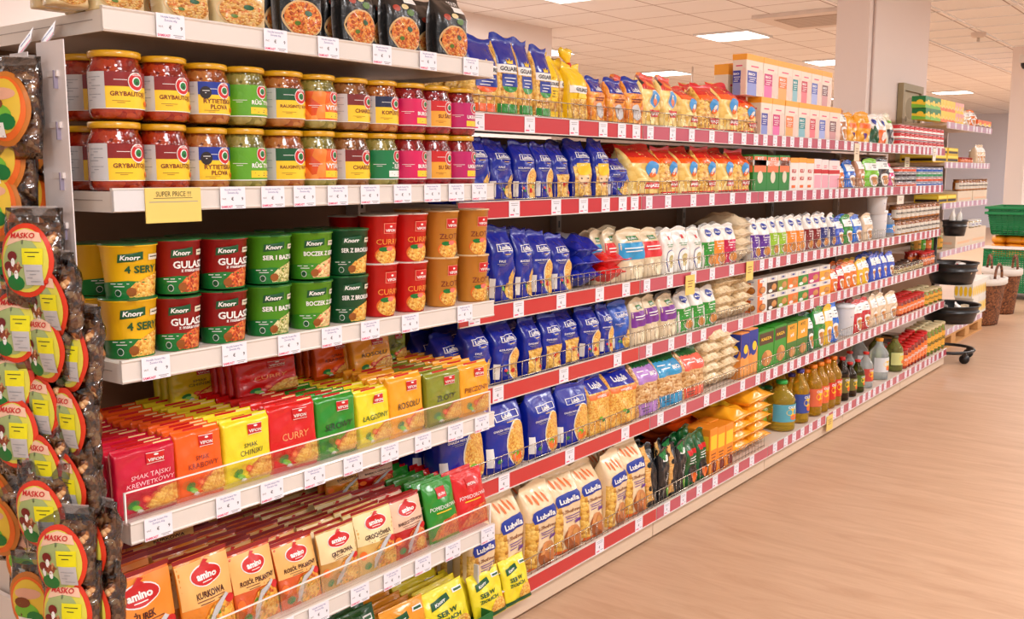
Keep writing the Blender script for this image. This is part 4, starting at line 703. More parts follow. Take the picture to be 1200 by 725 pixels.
# top red shelf
row(RN[0],XR[0],zr[0],[('gol_o',550,588,41),('gol_g',586,611,40),('gol_g',611,629,45),('gol_g',629,650,54),('gol_y',643,657,66,None,.03),('gol_y',657,671,68,None,.03),('gol_tied',670,693,56),('lub_or',694,714,90),('lub_or',715,737,92),('lub_or',738,757,91),('mal_box',754,778,87),('mal_box',779,799,89),('mac',801,823,99),('mac2',824,846,98),('mac',847,868,96),('mac2',868,891,110)],1)
z2=zr[0]+.245
fl=['fl_blue','fl_mag','fl_or','fl_teal','fl_crim','fl_peri','fl_brown']; e1=[892,905,920,936,949,960,972,985]; e2=[873,893,910,927,937,949,961,973]
row('top red shelf',XR[0]-.005,zr[0],[(fl[i],e1[i],e1[i+1],.168) for i in range(7)],0)
zt=zat(116,XR[0],yat(930,XR[0],1.6))
row('upper carton tier',XR[0]-.012,zr[0]+.1685,[(fl[i],e2[i]+2,e2[i+1]+2,.166) for i in range(7)],0)
row('back of top red shelf',XR[0]-.1,zr[0],[('fl_or',852,863,76),('fl_or',863,874,75)],0,where='at the')
row('top red shelf',XR[0]-.01,zr[0],[('bg_tan',985,995,128),('gold',995,1008,132),('gold',1008,1021,131),('cat_g',1021,1031,134),('cat_o',1031,1040,134),('cat_w',1040,1051,133)],1,where='by pillar on')
for t in range(3): row(['lower','middle','upper'][t]+' can tier',XR[0]-.01,zr[0]+.0445*t,[(k,a,b,.044) for k,a,b,_ in rep('can_rw',1054,1106,10,0,0)],0,where='in')
# fix can tiers to real can height below
row(RN[1],XR[1],zr[1],[('lub_mus',549,577,158),('lub_fale',578,606,163),('lub_kol',608,631,165),('lub_pen',632,652,167),('lub_swi',652,672,168),('lub_kok',676,698,163),('lub_kok',698,717,163),('lub_fale',717,741,184),('mac',741,777,169),('mac2',777,800,172),('mac',801,822,172),('mac2',822,843,172),('mac',843,864,173),('mac2',864,882,175),('gbox',883,899,181),('gbox',899,913,182),('gbox',913,926,182),('wbox',926,936,185),('wbox',936,945,185),('wbox',945,954,186),('pbox',954,963,186),('pbox',963,971,187),('pbox',972,984,188),('bg_orange',984,992,190),('bg_blue',993,1007,188),('bg_tan',1007,1017,184),('bg_lime',1017,1031,186),('bg_dark',1031,1043,184),('bg_pink',1043,1051,192)],1)
for t in range(4): row('can stack, tier '+ORD[t],XR[1]-.01,zr[1]+.031*t,[(k,a,b,.0305) for k,a,b,_ in rep(['can_or','can_dk','can_dk','can_or'][t],1052,1074,4,0,0)+rep(['can_bl','can_or','can_gn','can_bl'][t],1075,1105,5,0,0)],0,where='in')
row(RN[2],XR[2],zr[2],[('lub_swi',566,579,282,None,.02),('lub_fale',580,606,265),('lub_mus',607,628,268),('lub_pen',629,651,270),('lub_kol',652,674,274),('rice_b',699,712,270,None,.05),('rice_r',713,730,268,None,.03),('rice_b',732,759,268),('rice_r',760,780,268),('flour_w',780,793,268),('flour_w',794,810,266),('flour_w',811,826,267),('gb_green',827,840,264),('gb_or',840,852,263),('gb_mag',852,865,262),('gb_pu',884,893,257),('gb_pu',893,904,257),('gb_lime',905,914,255),('gb_lime',915,924,255),('gb_or',925,934,253),('gb_or',935,944,253),('gb_dr',945,954,251),('gb_dr',954,963,251),('gb_nv',963,972,250),('gb_nv',973,981,250),('bg_bwhite',982,992,255),('bg_green',992,1001,252),('bg_blue',1001,1013,252),('bg_beige',1014,1024,250)],1)
for t,(a,b) in enumerate(((676,708),(677,709),(678,707))): row('third red shelf',XR[2]-.01,zr[2]+.044*t,[('ly_blue',a,b,0)],0,where=['bottom of stack on','middle of stack on','top of stack on'][t])
for t in range(2): row('third red shelf',XR[2]-.005,zr[2]+.042*t,[('ly_red',709,742,0)],0,where=['lower one on','upper one on'][t])
for t in range(4): row('third red shelf',XR[2]-.005,zr[2]+.04*t,[('ly_white',866,884,0)],0,where=ORD[t]+' layer up on')
for t in range(2): row(['lower','upper'][t]+' jar tier on third shelf',XR[2]-.01,zr[2]+.0955*t,rep('jr_brown',1050,1101,10,.095,.095),0,where='in')
row(RN[2],XR[2]-.005,zr[2],[('tub',1026,1039,246),('bo_bl',1040,1048,250)],0)
row('far end of third red shelf',XR[2]-.005,zr[2]+.142,[('tub',1026,1039,230)],0,where='stacked at')
row(RN[3],XR[3],zr[3],[('lub_mus',520,549,392,None,.03),('lub_fale',551,580,380),('lub_kol',582,612,377),('lub_swi',617,639,372),('lub_swi',641,661,368),('lub_swi',662,684,363),('lub_pen',685,706,360),('lub_pen',707,722,357),('lub_light',722,741,353),('rice_p',742,760,350),('rice_p',760,777,346),('rice_p',777,797,345),('gb_green',798,815,343),('gb_green',815,828,339),('gb_green',828,842,335)],1)
for t in range(5): row('fourth red shelf',XR[3]-.004,zr[3]+.042*t,[('ly_beige',844,866,0),('ly_beige',867,884,0)] if t<4 else [('ly_beige',848,878,0)],0,where=ORD[t]+' layer on')
cer=['cer_or','cer_dk','cer_gn','cer_o2','cer_g2','cer_mg','cer_yl']; ce=[888,900,912,924,936,948,961,974]
for t in range(2): row(['lower','upper'][t]+' cereal box tier',XR[3]-.006-.006*t,zr[3]+.0755*t,[(cer[i],ce[i],ce[i+1],.075) for i in range(7)],0,where='in')
row(RN[3],XR[3],zr[3],[('bg_orange',962+13,984,316),('bg_red',984,991,312),('bg_orange',991,999,308),('bg_orange',999,1006,306),('bg_yel',1006,1013,304),('bg_yel',1013,1020,302),('bg_bwhite',1021,1028,298),('bg_bwhite',1028,1035,297),('bg_bwhite',1035,1042,296),('bg_bwhite',1042,1049,295)],1)
row('far part of fourth shelf',XR[3]-.01,zr[3],rep('jr_tan',1050,1082,7,318,303)+rep('jr_red',1082,1095,3,296,292),1)
row(RN[4],XR[4],zr[4],[('lub_gni',524,575,474),('lub_gni',578,621,466),('lub_gni',625,660,458),('lub_gni',661,692,449),('nest_clear',693,719,440),('nest_clear',720,749,432),('oat_l',750,776,420),('oat_b',776,804,414),('oat_s',804,828,407),('bl_or',868,878,390),('bl_or',878,888,385),('kas_g',889,907,387),('kas_g',907,922,381),('kas_o',922,934,378),('kas_o',934,947,373),('bg_dgreen',947,957,368),('bg_green',957,968,360),('bg_yel',968,976,357),('bg_blue',976,985,354)],1)
for t in range(5): row('fifth red shelf',XR[4]-.006,zr[4]+.041*t,[('ly_beige',829,852,0),('ly_beige',852,868,0)] if t<4 else [('ly_beige',836,860,0)],0,where=ORD[t]+' layer on')
row(RN[4],XR[4]-.004,zr[4],[('tub',986,1001,356)],0)
row('far part of fifth shelf',XR[4]-.004,zr[4],[('bg_red',1002,1013,352),('bg_red',1013,1022,349),('bg_beige',1022,1031,346),('bg_beige',1031,1041,344),('bg_beige',1041,1053,342)]+rep('jr_red',1054,1083,7,352,340)+rep('jr_pick',1083,1104,4,340,334),1)
row(RN[5],XR[5],zr[5],[('fbag',552,583,606),('fbag',586,620,577),('fbag',622,655,567),('fbag',656,687,553),('fbag',687,713,543),('fbag',714,738,530),('fbag',739,762,516),('wafer',762,774,523),('blk',774,786,525),('wafer',786,794,520),('blk',794,805,516),('gpouch',806,820,511),('gpouch',820,832,504),('corn',832,841,502),('corn',841,850,500),('corn',850,860,496)],1,lean=3)
for t in range(5): row('bottom red shelf',XR[5]-.008,zr[5]+.044*t,[('ly_yel',861,884,0),('ly_yel',884,905,0)] if t<4 else [('ly_yel',880,908,0)],0,where=ORD[t]+' layer on')
for t in range(4): row('bottom red shelf',XR[5]-.2,zr[5]+.044*t,[('ly_or',800-4*t,832,0),('ly_or',834,862,0)],0,where='rear '+ORD[t]+' layer on')
row(RN[5],XR[5]-.004,zr[5],[('bo_gn',889,902,453,None,.11),('bo_gn',902,912,452,None,.1),('bo_big',911,932,445),('bo_pu',927,938,437,None,.04),('bo_pu',937,948,432),('bo_or',943,955,432,None,.03),('bo_or',954,963,427),('bo_or',963,971,424),('bo_rd',969,979,421),('bo_rd',978,986,417),('bo_dk',985,995,418),('bo_dk',994,1004,424),('bo_ol',1004,1013,421),('bo_cr',1014,1023,412),('bo_cl',1023,1041,396),('bo_gl',1042,1058,393)]+rep('jr_red',1060,1086,7,408,385)+rep('jr_pick',1086,1107,5,385,374),1)
# ---- white bay goods
WF=WX-.014; wz=[z+.0362 for z in WZ]
row('top white shelf',WF,wz[0],[('b_wht',60,108,-40),('b_wht',110,176,-48),('b_wht',190,252,-45),('b_wht',256,316,-42),('b_blk',334,382,-40),('b_blk',403,446,-28),('b_blk',459,497,-18),('b_blk',515,554,-6)],1,lean=1)
JE=[168,220,267,310,355,392,430,463.5,496,525,553]; JK=['j_gry','j_gry','j_ryt','j_rug','j_rau','j_vit','j_cha','j_kop','j_bur','j_sal','j_ukr']; JL=list(JK); JL[7]='j_siu'
TU=[59,66,74,78,83,87,91,94,97,100,103]; TL=[141,144,148,149,151,152,154,155,156,157,158]
JK2=['jar_row']
jy=[]; 
def tierrow(nm,kinds,edges,tops,zb,X,deepn,r,D,first,where):
    row(nm,X,zb,[(kinds[i],(edges[i-1] if i else first),edges[i],tops[i]) for i in range(len(kinds))],deepn,where=where)
tierrow('lower jar tier',JL,JE,TL,wz[1],WF,1,.045,.09,107,'on'); 
ztj=zat(141,WF-.045,yat(138,WF-.045,1.3)); 
tierrow('upper jar tier',JK,JE,TU,wz[1]+.1255,WF,1,.045,.09,107,'on')
CE=[184,234,289,340,388,429]; CK=['c_ser','c_gul','c_gul','c_baz','c_boc','c_bro']
for t in range(2):
    row(['lower','upper'][t]+' cup tier',WF-.004,wz[2]+.108*t,[(CK[i],(CE[i-1] if i else 121),CE[i],([348,346,339,333,328,322] if t==0 else [285,280,278,275,271,268])[i]) for i in range(6)],1,where='in')
    row(['lower','upper'][t]+' cup tier',WF-.01,wz[2]+.121*t,[(['c_cur','c_cur','c_zlo','c_zlo'][i],[428,464,499,536][i],[464,499,536,571][i],([308,306,301,298] if t==0 else [252,250,247,245])[i]) for i in range(4)],1,where='in')
# files of sachets: front one plus the pack behind it, back to the panel
def files(nm,z,X,cols,step,lean,nmax,w_=.105,h_=.135):
    for ci,(key,p0,p1,pt,n) in enumerate(cols):
        K=KIND[key]; y0,y1=yat(p0,X,z+.04),yat(p1,X,z+.04); sw=(y1-y0)*.98/w_; y=(y0+y1)/2; h=zat(pt,X,y)-z; sz=max(.7,min(1.4,h/h_))
        for i in range(n):
            lb=f"{K['desc']}, front of {ORD[ci]} file on {nm}" if i==0 else f"{K['desc']}, {ORD[i]} back, {ORD[ci]} file, {nm}"
            put(key,X-.02-i*step,y+jig(.003),z,lab(lb),f"{K['desc']}s in a file on {nm}" if i else None,(1,sw,sz*(1 if i==0 else rnd.uniform(.93,1.0))),R(jig(2.5)),R(-lean+jig(2.5)))
XS=WX-.02
files('sachet shelf',wz[3],XS,[('s_tai',140,215,522,12),('s_kra',214,269,502,12),('s_chi',269,325,488,11),('s_cur',323,378,471,11),('s_ser',378,424,462,10),('s_lag',424,464,456,9),('s_ros',462,503,439,8),('s_zlo',505,546,434,9),('s_pie',544,578,425,10)],.029,4,12)
def stand(key,px0,px1,pt,zb,X,label,ry=-6,n=1,step=.028,rz=0):
    K=KIND[key]; w_,h_,d_=K['dim']; y0,y1=yat(px0,X,zb+.04),yat(px1,X,zb+.04); y=(y0+y1)/2; h=zat(pt,X,y)-zb
    for i in range(n): put(key,X-d_/2-i*step,y,zb,lab(label if i==0 else label.replace('standing',ORD[i]+' back, standing')),None,(1,(y1-y0)/w_,max(.6,min(1.3,h/h_))),R(rz),R(ry))
zs=wz[3]+.137
stand('s_chi',204,262,430,zs-.012,XS-.26,'yellow chinese sachet standing on top near shelf back left',-8,3)
stand('s_cur',282,352,420,zs-.004,XS-.15,'red curry sachet standing on the filed sachets, middle',-10,4)
stand('s_kra',372,418,398,zs-.01,XS-.2,'orange sachet standing on the files behind green ones',-8,3); stand('s_ros',418,463,393,zs-.01,XS-.16,'orange yellow broth sachet standing on the files right of centre',-12,2)
stand('s_zlo',452,478,392,zs-.01,XS-.24,'olive sachet standing at the back near the right post',-5,2)
for i in range(2): put('ly_yel',XS-.34,1.93,wz[3]+.14+.045*i,f"{['lower','upper'][i]} yellow noodle bundle lying at the back right of sachet shelf",None,(.9,.8,.95),R(90))
files('soup shelf',wz[4],XS,[('a_org',135,222,668,11),('a_kur',224,288,652,12),('a_ros',286,338,643,12),('a_ros',337,385,634,12),('a_grz',385,430,618,12),('a_gro',428,472,597,12),('a_bar',470,509,583,12),('p_grn',510,545,565,12),('p_red',544,579,553,13)],.031,12,12,.105,.14)
zs=wz[4]+.12
stand('a_kur',165,232,618,zs,XS-.2,'orange soup sachet standing on the files at the left',-8,2,rz=-4); stand('a_kur',128,172,632,zs,XS-.24,'orange soup sachet standing at the far left back',-8,1)
stand('a_kur',388,428,552,zs,XS-.2,'golden soup sachet standing on the files, right of centre',-8,2,rz=-6); stand('a_bar',426,464,545,zs,XS-.18,'dark red soup sachet standing beside the golden one',-8,2,rz=-6)
# bottom of the white bay: open green edged cartons of sachets
zB=.0705
files('bottom white shelf',zB+.004,WX-.012,[('k_grn',300,352,742,6),('k_ora',352,410,735,8),('k_grn',410,462,722,9),('k_ora',462,512,712,10),('k_yel',512,562,690,10),('k_yel',564,600,672,10),('k_yel',600,628,656,8)],.034,16,10,.105,.14)
def dbox():
    mb=MB(); c=mat((25,110,50),.5); i_=mat((190,165,120),.6); mb.box(-.002,.002,-.13,.13,0,.05,c); mb.box(-.36,-.002,-.13,-.128,0,.05,c); mb.box(-.36,-.002,.128,.13,0,.05,c); mb.box(-.362,-.36,-.13,.13,0,.06,c); mb.box(-.36,-.002,-.128,.128,0,.003,i_); return mb.build('display_tray')
kind('dbox','display_tray','tray','green cardboard tray',(.26,.05,.36),dbox)
for i,px in enumerate((591,515,450)): 
    y=[1.875,1.61,1.345][i]; put('dbox',WX+.006,y,zB,['green cardboard tray holding yellow sachets at the right end','green cardboard tray of mixed sachets left of the yellow ones','green cardboard tray of orange sachets, third from the right'][i],None)
for i in range(2): put('k_ora',-1.83-.04*i,1.60+.05*i,zB+.16+.03*i,['orange sachet lying on the bottom files near the back','second orange sachet lying on the bottom files'][i],None,(1,1.2,1.2),R(20),R(-62)); 
put('k_grn',-1.85,1.78,zB+.155,'dark green sachet lying on the bottom files near the divider',None,(1,1.2,1.2),R(-10),R(-65))
# ---- hanging mushroom packs and their strips
CF=bpy.data.materials.new('clear_film'); CF.use_nodes=True; _n=CF.node_tree; _o=_n.nodes['Material Output']; _t=_n.nodes.new('ShaderNodeBsdfTransparent'); _g=_n.nodes.new('ShaderNodeBsdfGlossy'); _g.inputs['Roughness'].default_value=.12; _m=_n.nodes.new('ShaderNodeMixShader')
_l=_n.nodes.new('ShaderNodeLayerWeight'); _l.inputs[0].default_value=.5; _tc=_n.nodes.new('ShaderNodeTexCoord'); _z=_n.nodes.new('ShaderNodeTexNoise'); _z.inputs['Scale'].default_value=26; _z.inputs['Distortion'].default_value=1.2; _b=_n.nodes.new('ShaderNodeBump'); _b.inputs['Strength'].default_value=1; _b.inputs['Distance'].default_value=.01
_k=_n.links.new; _k(_tc.outputs['Object'],_z.inputs['Vector']); _k(_z.outputs['Fac'],_b.inputs['Height']); _k(_b.outputs[0],_g.inputs['Normal']); _k(_l.outputs['Fresnel'],_m.inputs[0]); _k(_t.outputs[0],_m.inputs[1]); _k(_g.outputs[0],_m.inputs[2]); _k(_m.outputs[0],_o.inputs[0])
def mpack(rim,inner,masko,seed):
    def fn():
        o=emp('mushroom_pack'); b=Bag(.115,.19,.05,'pillow',.006,seed); mb=MB(); b.body(mb,CF,12,14); mb.build('clear_bag',o)
        mb=MB(); b2=Bag(.104,.15,.042,'pillow',.007,seed+3); b2.body(mb,MUSH,16,16); q=mb.build('dried_mushrooms',o); q.location=(0,0,.012)
        b=Bag(.115,.19,.054,'pillow',.0006,seed); b.k=.0006; mb=MB(); b.ell(mb,0,.48,.92,.365,mat(rim,.35),3,30,4); b.ell(mb,0,.48,.8,.315,mat((225,215,80),.4) if masko else K_OR,4,30,4)
        if masko:
            b.ell(mb,-.05,.45,.66,.25,ink((170,185,120)),5,26,4); b.poly(mb,[(-.6,.62),(-.45,.74),(0,.79),(.5,.75),(.6,.66),(0,.68)],ink((245,200,170)),6); b.text(mb,'MASKO',-.02,.725,.055,RED,8,.8,.02)
            for u,v,c in((-.35,.52,K_MR),(-.5,.42,K_MR),(-.25,.4,ink((150,70,40)))): b.ell(mb,u,v,.17,.05,c,7,12,1); b.ell(mb,u+.02,v-.06,.07,.045,WH,7,8,1)
            b.ell(mb,-.3,.26,.3,.08,K_GN,6,12,2); b.rect(mb,.0,.65,.44,.6,ink((240,230,20)),7,3,3); b.rect(mb,.05,.62,.24,.44,K_GY,7,3,3); b.bars(mb,.1,.55,.56,2,.04,K_DK,8,.008); b.bars(mb,.12,.55,.38,4,.035,K_SG,8,.006)
        else:
            b.ell(mb,0,.5,.66,.27,ink((235,195,60)),5,26,4); b.ell(mb,0,.62,.5,.06,ink((230,170,140)),6,14,2); b.ell(mb,-.1,.4,.5,.12,K_LG,6,16,2); b.ell(mb,.2,.35,.3,.08,K_GN,7,12,1); b.ell(mb,-.2,.52,.3,.06,K_BR,7,12,1); b.rect(mb,-.5,.1,.2,.34,WH,8,3,3); b.bars(mb,-.42,.0,.3,3,.035,K_SG,9,.006)
        for i,v in enumerate(mb.v): mb.v[i]=(v[0]+.004,v[1],v[2])
        mb.build('oval_label',o)
        mb=MB(); mb.box(-.0015,.0015,-.045,.045,.175,.193,mat((235,225,220),.3,alpha=.25)); mb.build('header',o); return o
    return fn
kind('mk','mushroom_pack','packet','dried mushroom packet with red rimmed oval label',(.115,.19,.05),mpack((225,60,30),0,True,1)); kind('mb_','mushroom_pack','packet','dried mushroom packet with orange brown oval label',(.115,.19,.05),mpack((205,120,40),0,False,7))
def strip(px,py0,py1,Y,w_,label):
    a=ony(px,py0,Y); c=ony(px,py1,Y); mb=MB(); mb.box(-w_/2,w_/2,-.001,.001,c[2]-a[2],0,mat((236,226,224),.4)); z=-.05
    while z>c[2]-a[2]+.03: mb.box(-w_*.08,w_*.3,-.006,-.001,z-.01,z,mat((225,214,210),.4)); mb.box(w_*.2,w_*.24,-.008,-.001,z-.03,z,mat((150,140,160),.4)); z-=.085
    o=mb.build('hanging_strip',None,(a[0],Y,a[2])); tag(o,label,'display strip'); return o
strip(58,48,700,.90,.088,'wide white hanging strip with punched hooks left of the jars'); strip(22,62,500,.885,.06,'narrow white hanging strip behind the orange labelled mushroom packets')
def hang(key,px,py,Y,label,tilt=0,yaw=-70,s=1.0):
    p=ony(px,py,Y); put(key,p[0],Y,p[2]-.095*s,lab(label),None,(s,s*.93,s*.9),R(yaw),R(tilt),0)
mk=[(72,345,.880,-82,'half hidden beside the top one'),(90,408,.895,-84,'behind, level with the cheese cups'),(66,395,.875,-80,'second behind the front column'),(92,483,.895,-84,'behind, above the crimson sachets'),(58,468,.872,-80,'third behind the front column'),(64,535,.868,-78,'fourth behind the front column'),(95,555,.893,-84,'behind, beside the crimson sachets'),(91,590,.885,-82,'behind, level with the sachet shelf edge'),(112,632,.893,-84,'behind, under the sachet shelf corner'),(118,700,.89,-84,'lowest of the back column'),
 (38,296,.845,-62,'topmost, tilted, just below the white strip'),(24,374,.84,-66,'second down at the left edge'),(20,436,.842,-66,'third down at the left edge'),(25,497,.835,-70,'fourth down, upright at the left edge'),(58,588,.845,-66,'fifth down, nearer the middle'),(80,642,.842,-64,'sixth down, near the shelf corner'),(84,706,.838,-66,'lowest in the front column')]
for px,py,Y,yw,t in mk: hang('mk',px,py,Y,'mushroom packet with red rimmed label, '+t,rnd.uniform(-7,7),yw)
mo=[(14,120,.85,'topmost at the left picture edge'),(10,178,.86,'second down at left edge'),(4,232,.85,'third down at left edge'),(34,160,.90,'hidden behind the topmost'),(36,225,.90,'behind the white strip'),(6,300,.87,'beside the tilted red rimmed one'),(4,560,.86,'below the red rimmed ones at left edge'),(8,600,.85,'at left edge above the white panel'),(36,640,.868,'with barcode label near the bottom'),(50,690,.868,'lowest with barcode label')]
for px,py,Y,t in mo: hang('mb_',px,py,Y,'mushroom packet with orange oval label, '+t,rnd.uniform(-10,10),-66)
mb=MB(); mb.box(-2.3,-1.60,.70,.94,.0,.06,WHITE); mb.box(-2.3,-1.62,.935,.945,.06,.42,mat((228,214,204),.5)); o=mb.build('end_panel'); tag(o,'white end panel and plinth at the lower left corner','shelf panel')
# two shelf labels on the left side of the top shelf
for i,(px,py) in enumerate(((22,42),(48,34))):
    p=ony(px,py,.93); mb=MB(); mb.box(-.03,.03,-.0015,0,-.035,.0,TAGM); mb.box(-.028,.028,-.002,-.0014,-.033,-.027,K_PK); mb.box(-.02,.02,-.002,-.0014,-.012,-.009,K_BL); o=mb.build('shelf_tag',None,(p[0],.945,p[2])); o.rotation_euler=(R(-25),R(-28),0); tag(o,['pale price card sticking out at the far left of top shelf','pale price card at the left side corner of the top shelf'][i],'price tag')
# ---- far bay goods
fx=FX-.01; fz=[z+.0402 for z in FZ]
def frow(nm,z,items,X=fx): row(nm,X,z,items,0,where='on')
frow('far top shelf',fz[0],rep('ju_g',1085,1103,3,.075,.075)); frow('far top shelf',fz[0],rep('ju_y',1102,1120,5,.075,.075)+rep('ju_p',1120,1130,3,.075,.075)+rep('ju_o',1146,1162,3,142,146)); row('far top shelf',fx,fz[0],[('bg_beige',1131,1138,130),('bg_orange',1138,1145,129)],0,where='on')
frow('far second juice tier',fz[0]+.0755,rep('ju_g',1085,1103,3,.075,.075)+rep('ju_y',1102,1120,5,.075,.075)+rep('ju_p',1120,1130,3,.075,.075))
frow('far second shelf',fz[1],rep('tr_y',1095,1124,2,.055,.055)+rep('jr_red',1126,1140,4,184,185)+rep('bg_beige',1145,1156,3,170,170)); frow('far second shelf tray tier',fz[1]+.0555,rep('tr_y',1098,1124,2,.05,.05))
frow('far third shelf',fz[2],rep('tr_w',1122,1157,2,.08,.08)+rep('tr_y',1100,1121,2,.06,.06)); frow('far third shelf jar tier',fz[2]+.081,rep('jr_brown',1124,1157,9,.09,.09))
frow('far fourth shelf',fz[3],rep('tr_w',1120,1155,2,.13,.13)); frow('far fourth shelf tray tier',fz[3]+.131,rep('tr_w',1120,1136,1,.06,.06)+rep('jr_wht',1138,1150,3,.06,.06))
frow('far pallet shelf',fz[4],rep('egg',1140,1160,3,.15,.15)+rep('tr_w',1118,1139,2,.1,.1)); frow('far pallet upper tier',fz[4]+.151,rep('egg',1140,1160,3,.14,.14))
frow('back of pesto row',.70+.001,[],fx)
# ---- black tub stand on castors
o=emp('display_stand'); o.location=(-1.69,7.33,0); BM=BLACKP; tag(o,'black oval tub display stand on castors at the end of shelves','display stand')
def tubm(z,rx,ry,h,nm='tub_tray'):
    mb=MB(); n=36
    def ring(k,zz,dx=0): return [(rx*k*math.cos(2*PI*j/n)+dx,ry*k*math.sin(2*PI*j/n),zz) for j in range(n)]
    mb.loft([ring(.8,z),ring(.88,z+h*.3),ring(.93,z+h*.62),ring(1.0,z+h*.64),ring(1.0,z+h*.7),ring(.95,z+h*.72),ring(.98,z+h*.95),ring(1.05,z+h),ring(1.05,z+h+.008),ring(.97,z+h),ring(.9,z+h*.6),ring(.78,z+.01)],BM,True,True,True); return mb.build(nm,o)
tubm(.27,.19,.21,.12); tubm(.54,.165,.19,.14); tubm(.87,.08,.09,.1)
mb=MB(); mb.tube([(-.12,0,.05),(-.12,0,1.1)],.012,BM,8); mb.build('pole',o)
mb=MB(); mb.tube([(.17*math.cos(a),.2*math.sin(a),.075) for a in [2*PI*j/24 for j in range(25)]],.011,BM,8); mb.build('base_ring',o)
for a in(-.6,.9,2.4,3.9):
    x,y=.17*math.cos(a),.2*math.sin(a); mb=MB(); mb.loft([[(x+.032*math.cos(t),y+dy,.032+.032*math.sin(t)) for t in [2*PI*j/16 for j in range(16)]] for dy in(-.014,.014)],BM,True,True,True); mb.box(x-.012,x+.012,y-.018,y+.018,.05,.08,BM); mb.build('castor',o)
for i in range(9): put('bg_beige' if i%2 else 'flour_w',-1.69+.1*math.cos(i*2.4),7.33+.11*math.sin(i*2.4),.30 if i<5 else .57,f"small pale packet, {ORD[i]} heaped in the black tubs",'packets heaped in the black tubs',(.6,.6,.6),R(40*i),R(-35))
for i in range(2): put('flour_w',-1.69+.03*i-.01,7.30+.06*i,.95-.055,['white packet standing in the top black tub','second white packet in the top black tub'][i],None,(.5,.5,.75),R(10*i))
for i,(px,c) in enumerate(((1,'jr_pick'),(2,'jr_green'),(3,'jr_red'),(4,'jr_green'),(5,'jr_pick'))):
    put(c,-1.98+.02*i,7.47+.07*i,.741,f"small jar, {ORD[i]} in the gap beyond the tub stand",'jars beyond the tub stand')
# ---- shopping baskets and wicker baskets by the column
GB=mat((20,135,75),.4); 
def basket(h=.22,c=GB,nm='shopping_basket'):
    def fn():
        r=emp(nm); a,b_=.26,.19; mb=MB(); t=.006
        def side(fx):
            return
        for k in range(9):
            z=.02+h*k/9; f=.86+.14*k/8; mb.box(-b_*f,b_*f,-a*f-t,-a*f,z,z+.012,c); mb.box(-b_*f,b_*f,a*f,a*f+t,z,z+.012,c); mb.box(b_*f,b_*f+t,-a*f,a*f,z,z+.012,c); mb.box(-b_*f-t,-b_*f,-a*f,a*f,z,z+.012,c)
        for k in range(17):
            u=-1+k/8
            for s in(-1,1): mb.tube([(s*b_*.87,u*a*.86,.01),(s*b_,u*a,h+.02)],.005,c,4)
            if k%2==0:
                for s in(-1,1): mb.tube([(u*b_*.86,s*a*.87,.01),(u*b_,s*a,h+.02)],.005,c,4)
        mb.box(-b_*.86,b_*.86,-a*.86,a*.86,.0,.01,c); mb.build('basket_body',r)
        mb=MB(); 
        for s in(-1,1): mb.box(-b_-.02,b_+.02,s*a-.02+s*.015,s*a+.02+s*.015,h+.005,h+.03,c); mb.box(s*b_-.015+s*.01,s*b_+.015+s*.01,-a-.02,a+.02,h+.005,h+.03,c)
        mb.build('rim',r)
        mb=MB(); mb.tube([(b_*.9,a*math.cos(t_)*1.0,h+.02+.14*math.sin(t_)) for t_ in [PI*j/14 for j in range(15)]],.009,mat((25,60,45),.4),6); mb.build('handle',r); return r
    return fn
kind('bk','shopping_basket','basket','green plastic shopping basket',(.52,.25,.38),basket())
def trolley():
    r=emp('basket_trolley'); mb=MB(); h=.44; a,b_=.36,.26; c=GB
    for k in range(20):
        z=.08+h*k/20; mb.box(-b_,b_,-a-.005,-a,z,z+.012,c); mb.box(b_,b_+.005,-a,a,z,z+.012,c); mb.box(-b_-.005,-b_,-a,a,z,z+.012,c); mb.box(-b_,b_,a,a+.005,z,z+.012,c)
    for k in range(21):
        u=-1+k/10
        for s in(-1,1): mb.tube([(s*b_,u*a,.08),(s*b_,u*a,.08+h)],.005,c,4); mb.tube([(u*b_,s*a,.08),(u*b_,s*a,.08+h)],.005,c,4)
    mb.box(-b_+.01,b_-.01,-a+.01,a-.01,.07,.085,c); mb.box(-b_+.02,b_-.02,-a+.02,a-.02,.4,.41,c); mb.build('mesh_body',r)
    mb=MB(); mb.box(-b_-.02,b_+.02,-a-.02,-a+.01,.52,.55,WH); mb.box(b_-.01,b_+.02,-a,a,.52,.55,WH); mb.build('rim',r)
    for x in(-.2,.2):
        for y in(-.25,.25): mb=MB(); mb.loft([[(x+.035*math.cos(t),y+dy,.035+.035*math.sin(t)) for t in [2*PI*j/14 for j in range(14)]] for dy in(-.012,.012)],BLACKP,True,True,True); mb.build('castor',r)
    return r
kind('tr','basket_trolley','trolley','green mesh trolley',(.6,.7,.5),trolley)
TX,TY=-2.03,11.6
put('tr',TX,TY,0,'green mesh bin trolley at the right edge by the column')
for i in range(2): put('bk',TX-.0,TY,.665+.055*i,['lower green shopping basket stacked above the orange goods','upper green shopping basket topping the bin by the column'][i],None,(1.25,1.45,.95))
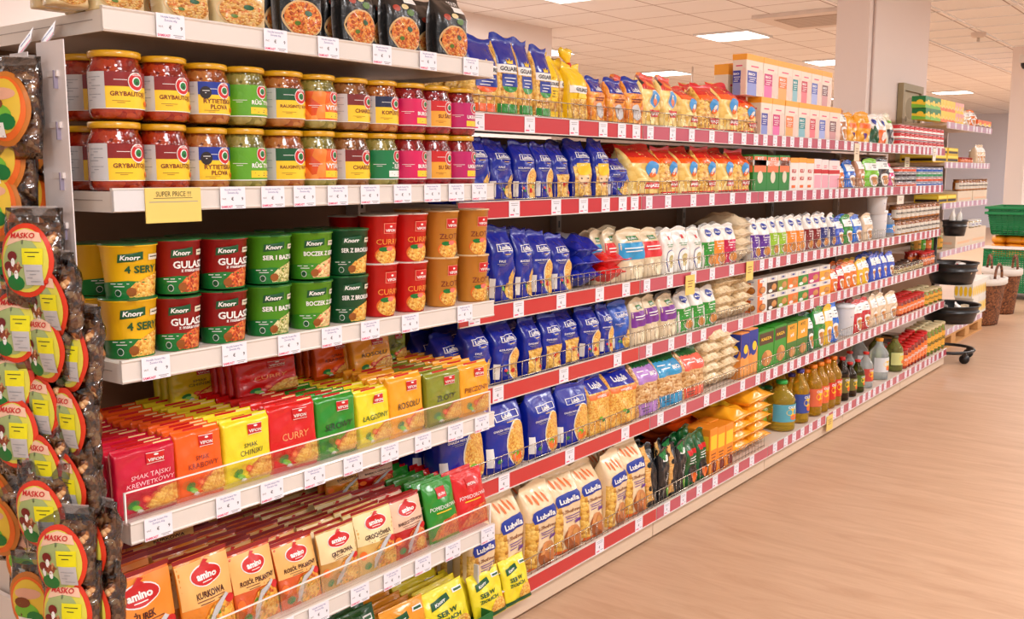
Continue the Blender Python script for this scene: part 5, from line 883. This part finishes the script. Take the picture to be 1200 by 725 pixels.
# orange goods filling the bin
OM=mat((240,150,25),.45,.5,30)
def heap():
    mb=MB(); r2=random.Random(4)
    for i in range(1):
        rings=[]
        for k,(f,z) in enumerate(((.9,0),(1.0,.03),(.95,.07),(.6,.095))): rings.append([(.075*f*math.cos(a)*(1+.1*math.sin(3*a)),.1*f*math.sin(a),z) for a in [2*PI*j/18 for j in range(18)]])
        mb.loft(rings,OM,True,True,True)
    return mb.build('orange_packet')
kind('or','orange_packet','packet','orange packet',(.15,.095,.2),heap)
for k in range(3):
    for i in range(3):
        for j in range(3): put('or',TX-.15+.15*i,TY-.2+.2*j,.42+.078*k,f"orange packet, {ORD[3*i+j]} in the {['lowest','middle','top'][k]} layer under the green baskets",'orange packets in the green bin',(1,1.1,.8),R(20*(3*i+j)))
WKM=food('wicker',[(70,35,18),(120,68,35),(155,95,55)],70,.6,0)
def wick():
    r=emp('wicker_basket'); mb=MB(); n=40; rg=[]
    for k in range(16):
        f=k/15; rg.append([((.13+.05*f+.003*math.cos(j*PI+k*PI))*math.cos(2*PI*j/n),(.17+.06*f+.003*math.cos(j*PI+k*PI))*math.sin(2*PI*j/n),.42*f) for j in range(n)])
    mb.loft(rg,WKM,True,True,False); mb.build('woven_body',r)
    mb=MB(); mb.loft([[((.185*k)*math.cos(2*PI*j/n),(.235*k)*math.sin(2*PI*j/n),z) for j in range(n)] for k,z in((1,.37),(1.05,.38),(1.05,.425),(.9,.43),(.85,.3))],mat((225,215,205),.7),True,False,True); mb.build('cloth_liner',r)
    for s in(-1,1): mb=MB(); mb.tube([(s*.12,.12*math.cos(t),.42+.13*math.sin(t)) for t in [PI*j/14 for j in range(15)]],.012,WKM,7); mb.build('handle',r)
    return r
kind('wk','wicker_basket','basket','brown wicker basket',(.4,.45,.35),wick)
put('wk',-1.88,9.30,0,'nearer brown wicker basket with pale liner beside the pallet',None,(.95,1.15,.95)); put('wk',-1.90,10.15,0,'farther brown wicker basket with pale liner near the trolley',None,(.9,1,.98),R(20))
for s in LONG[:20]: print('LONG',len(s.split()),s)
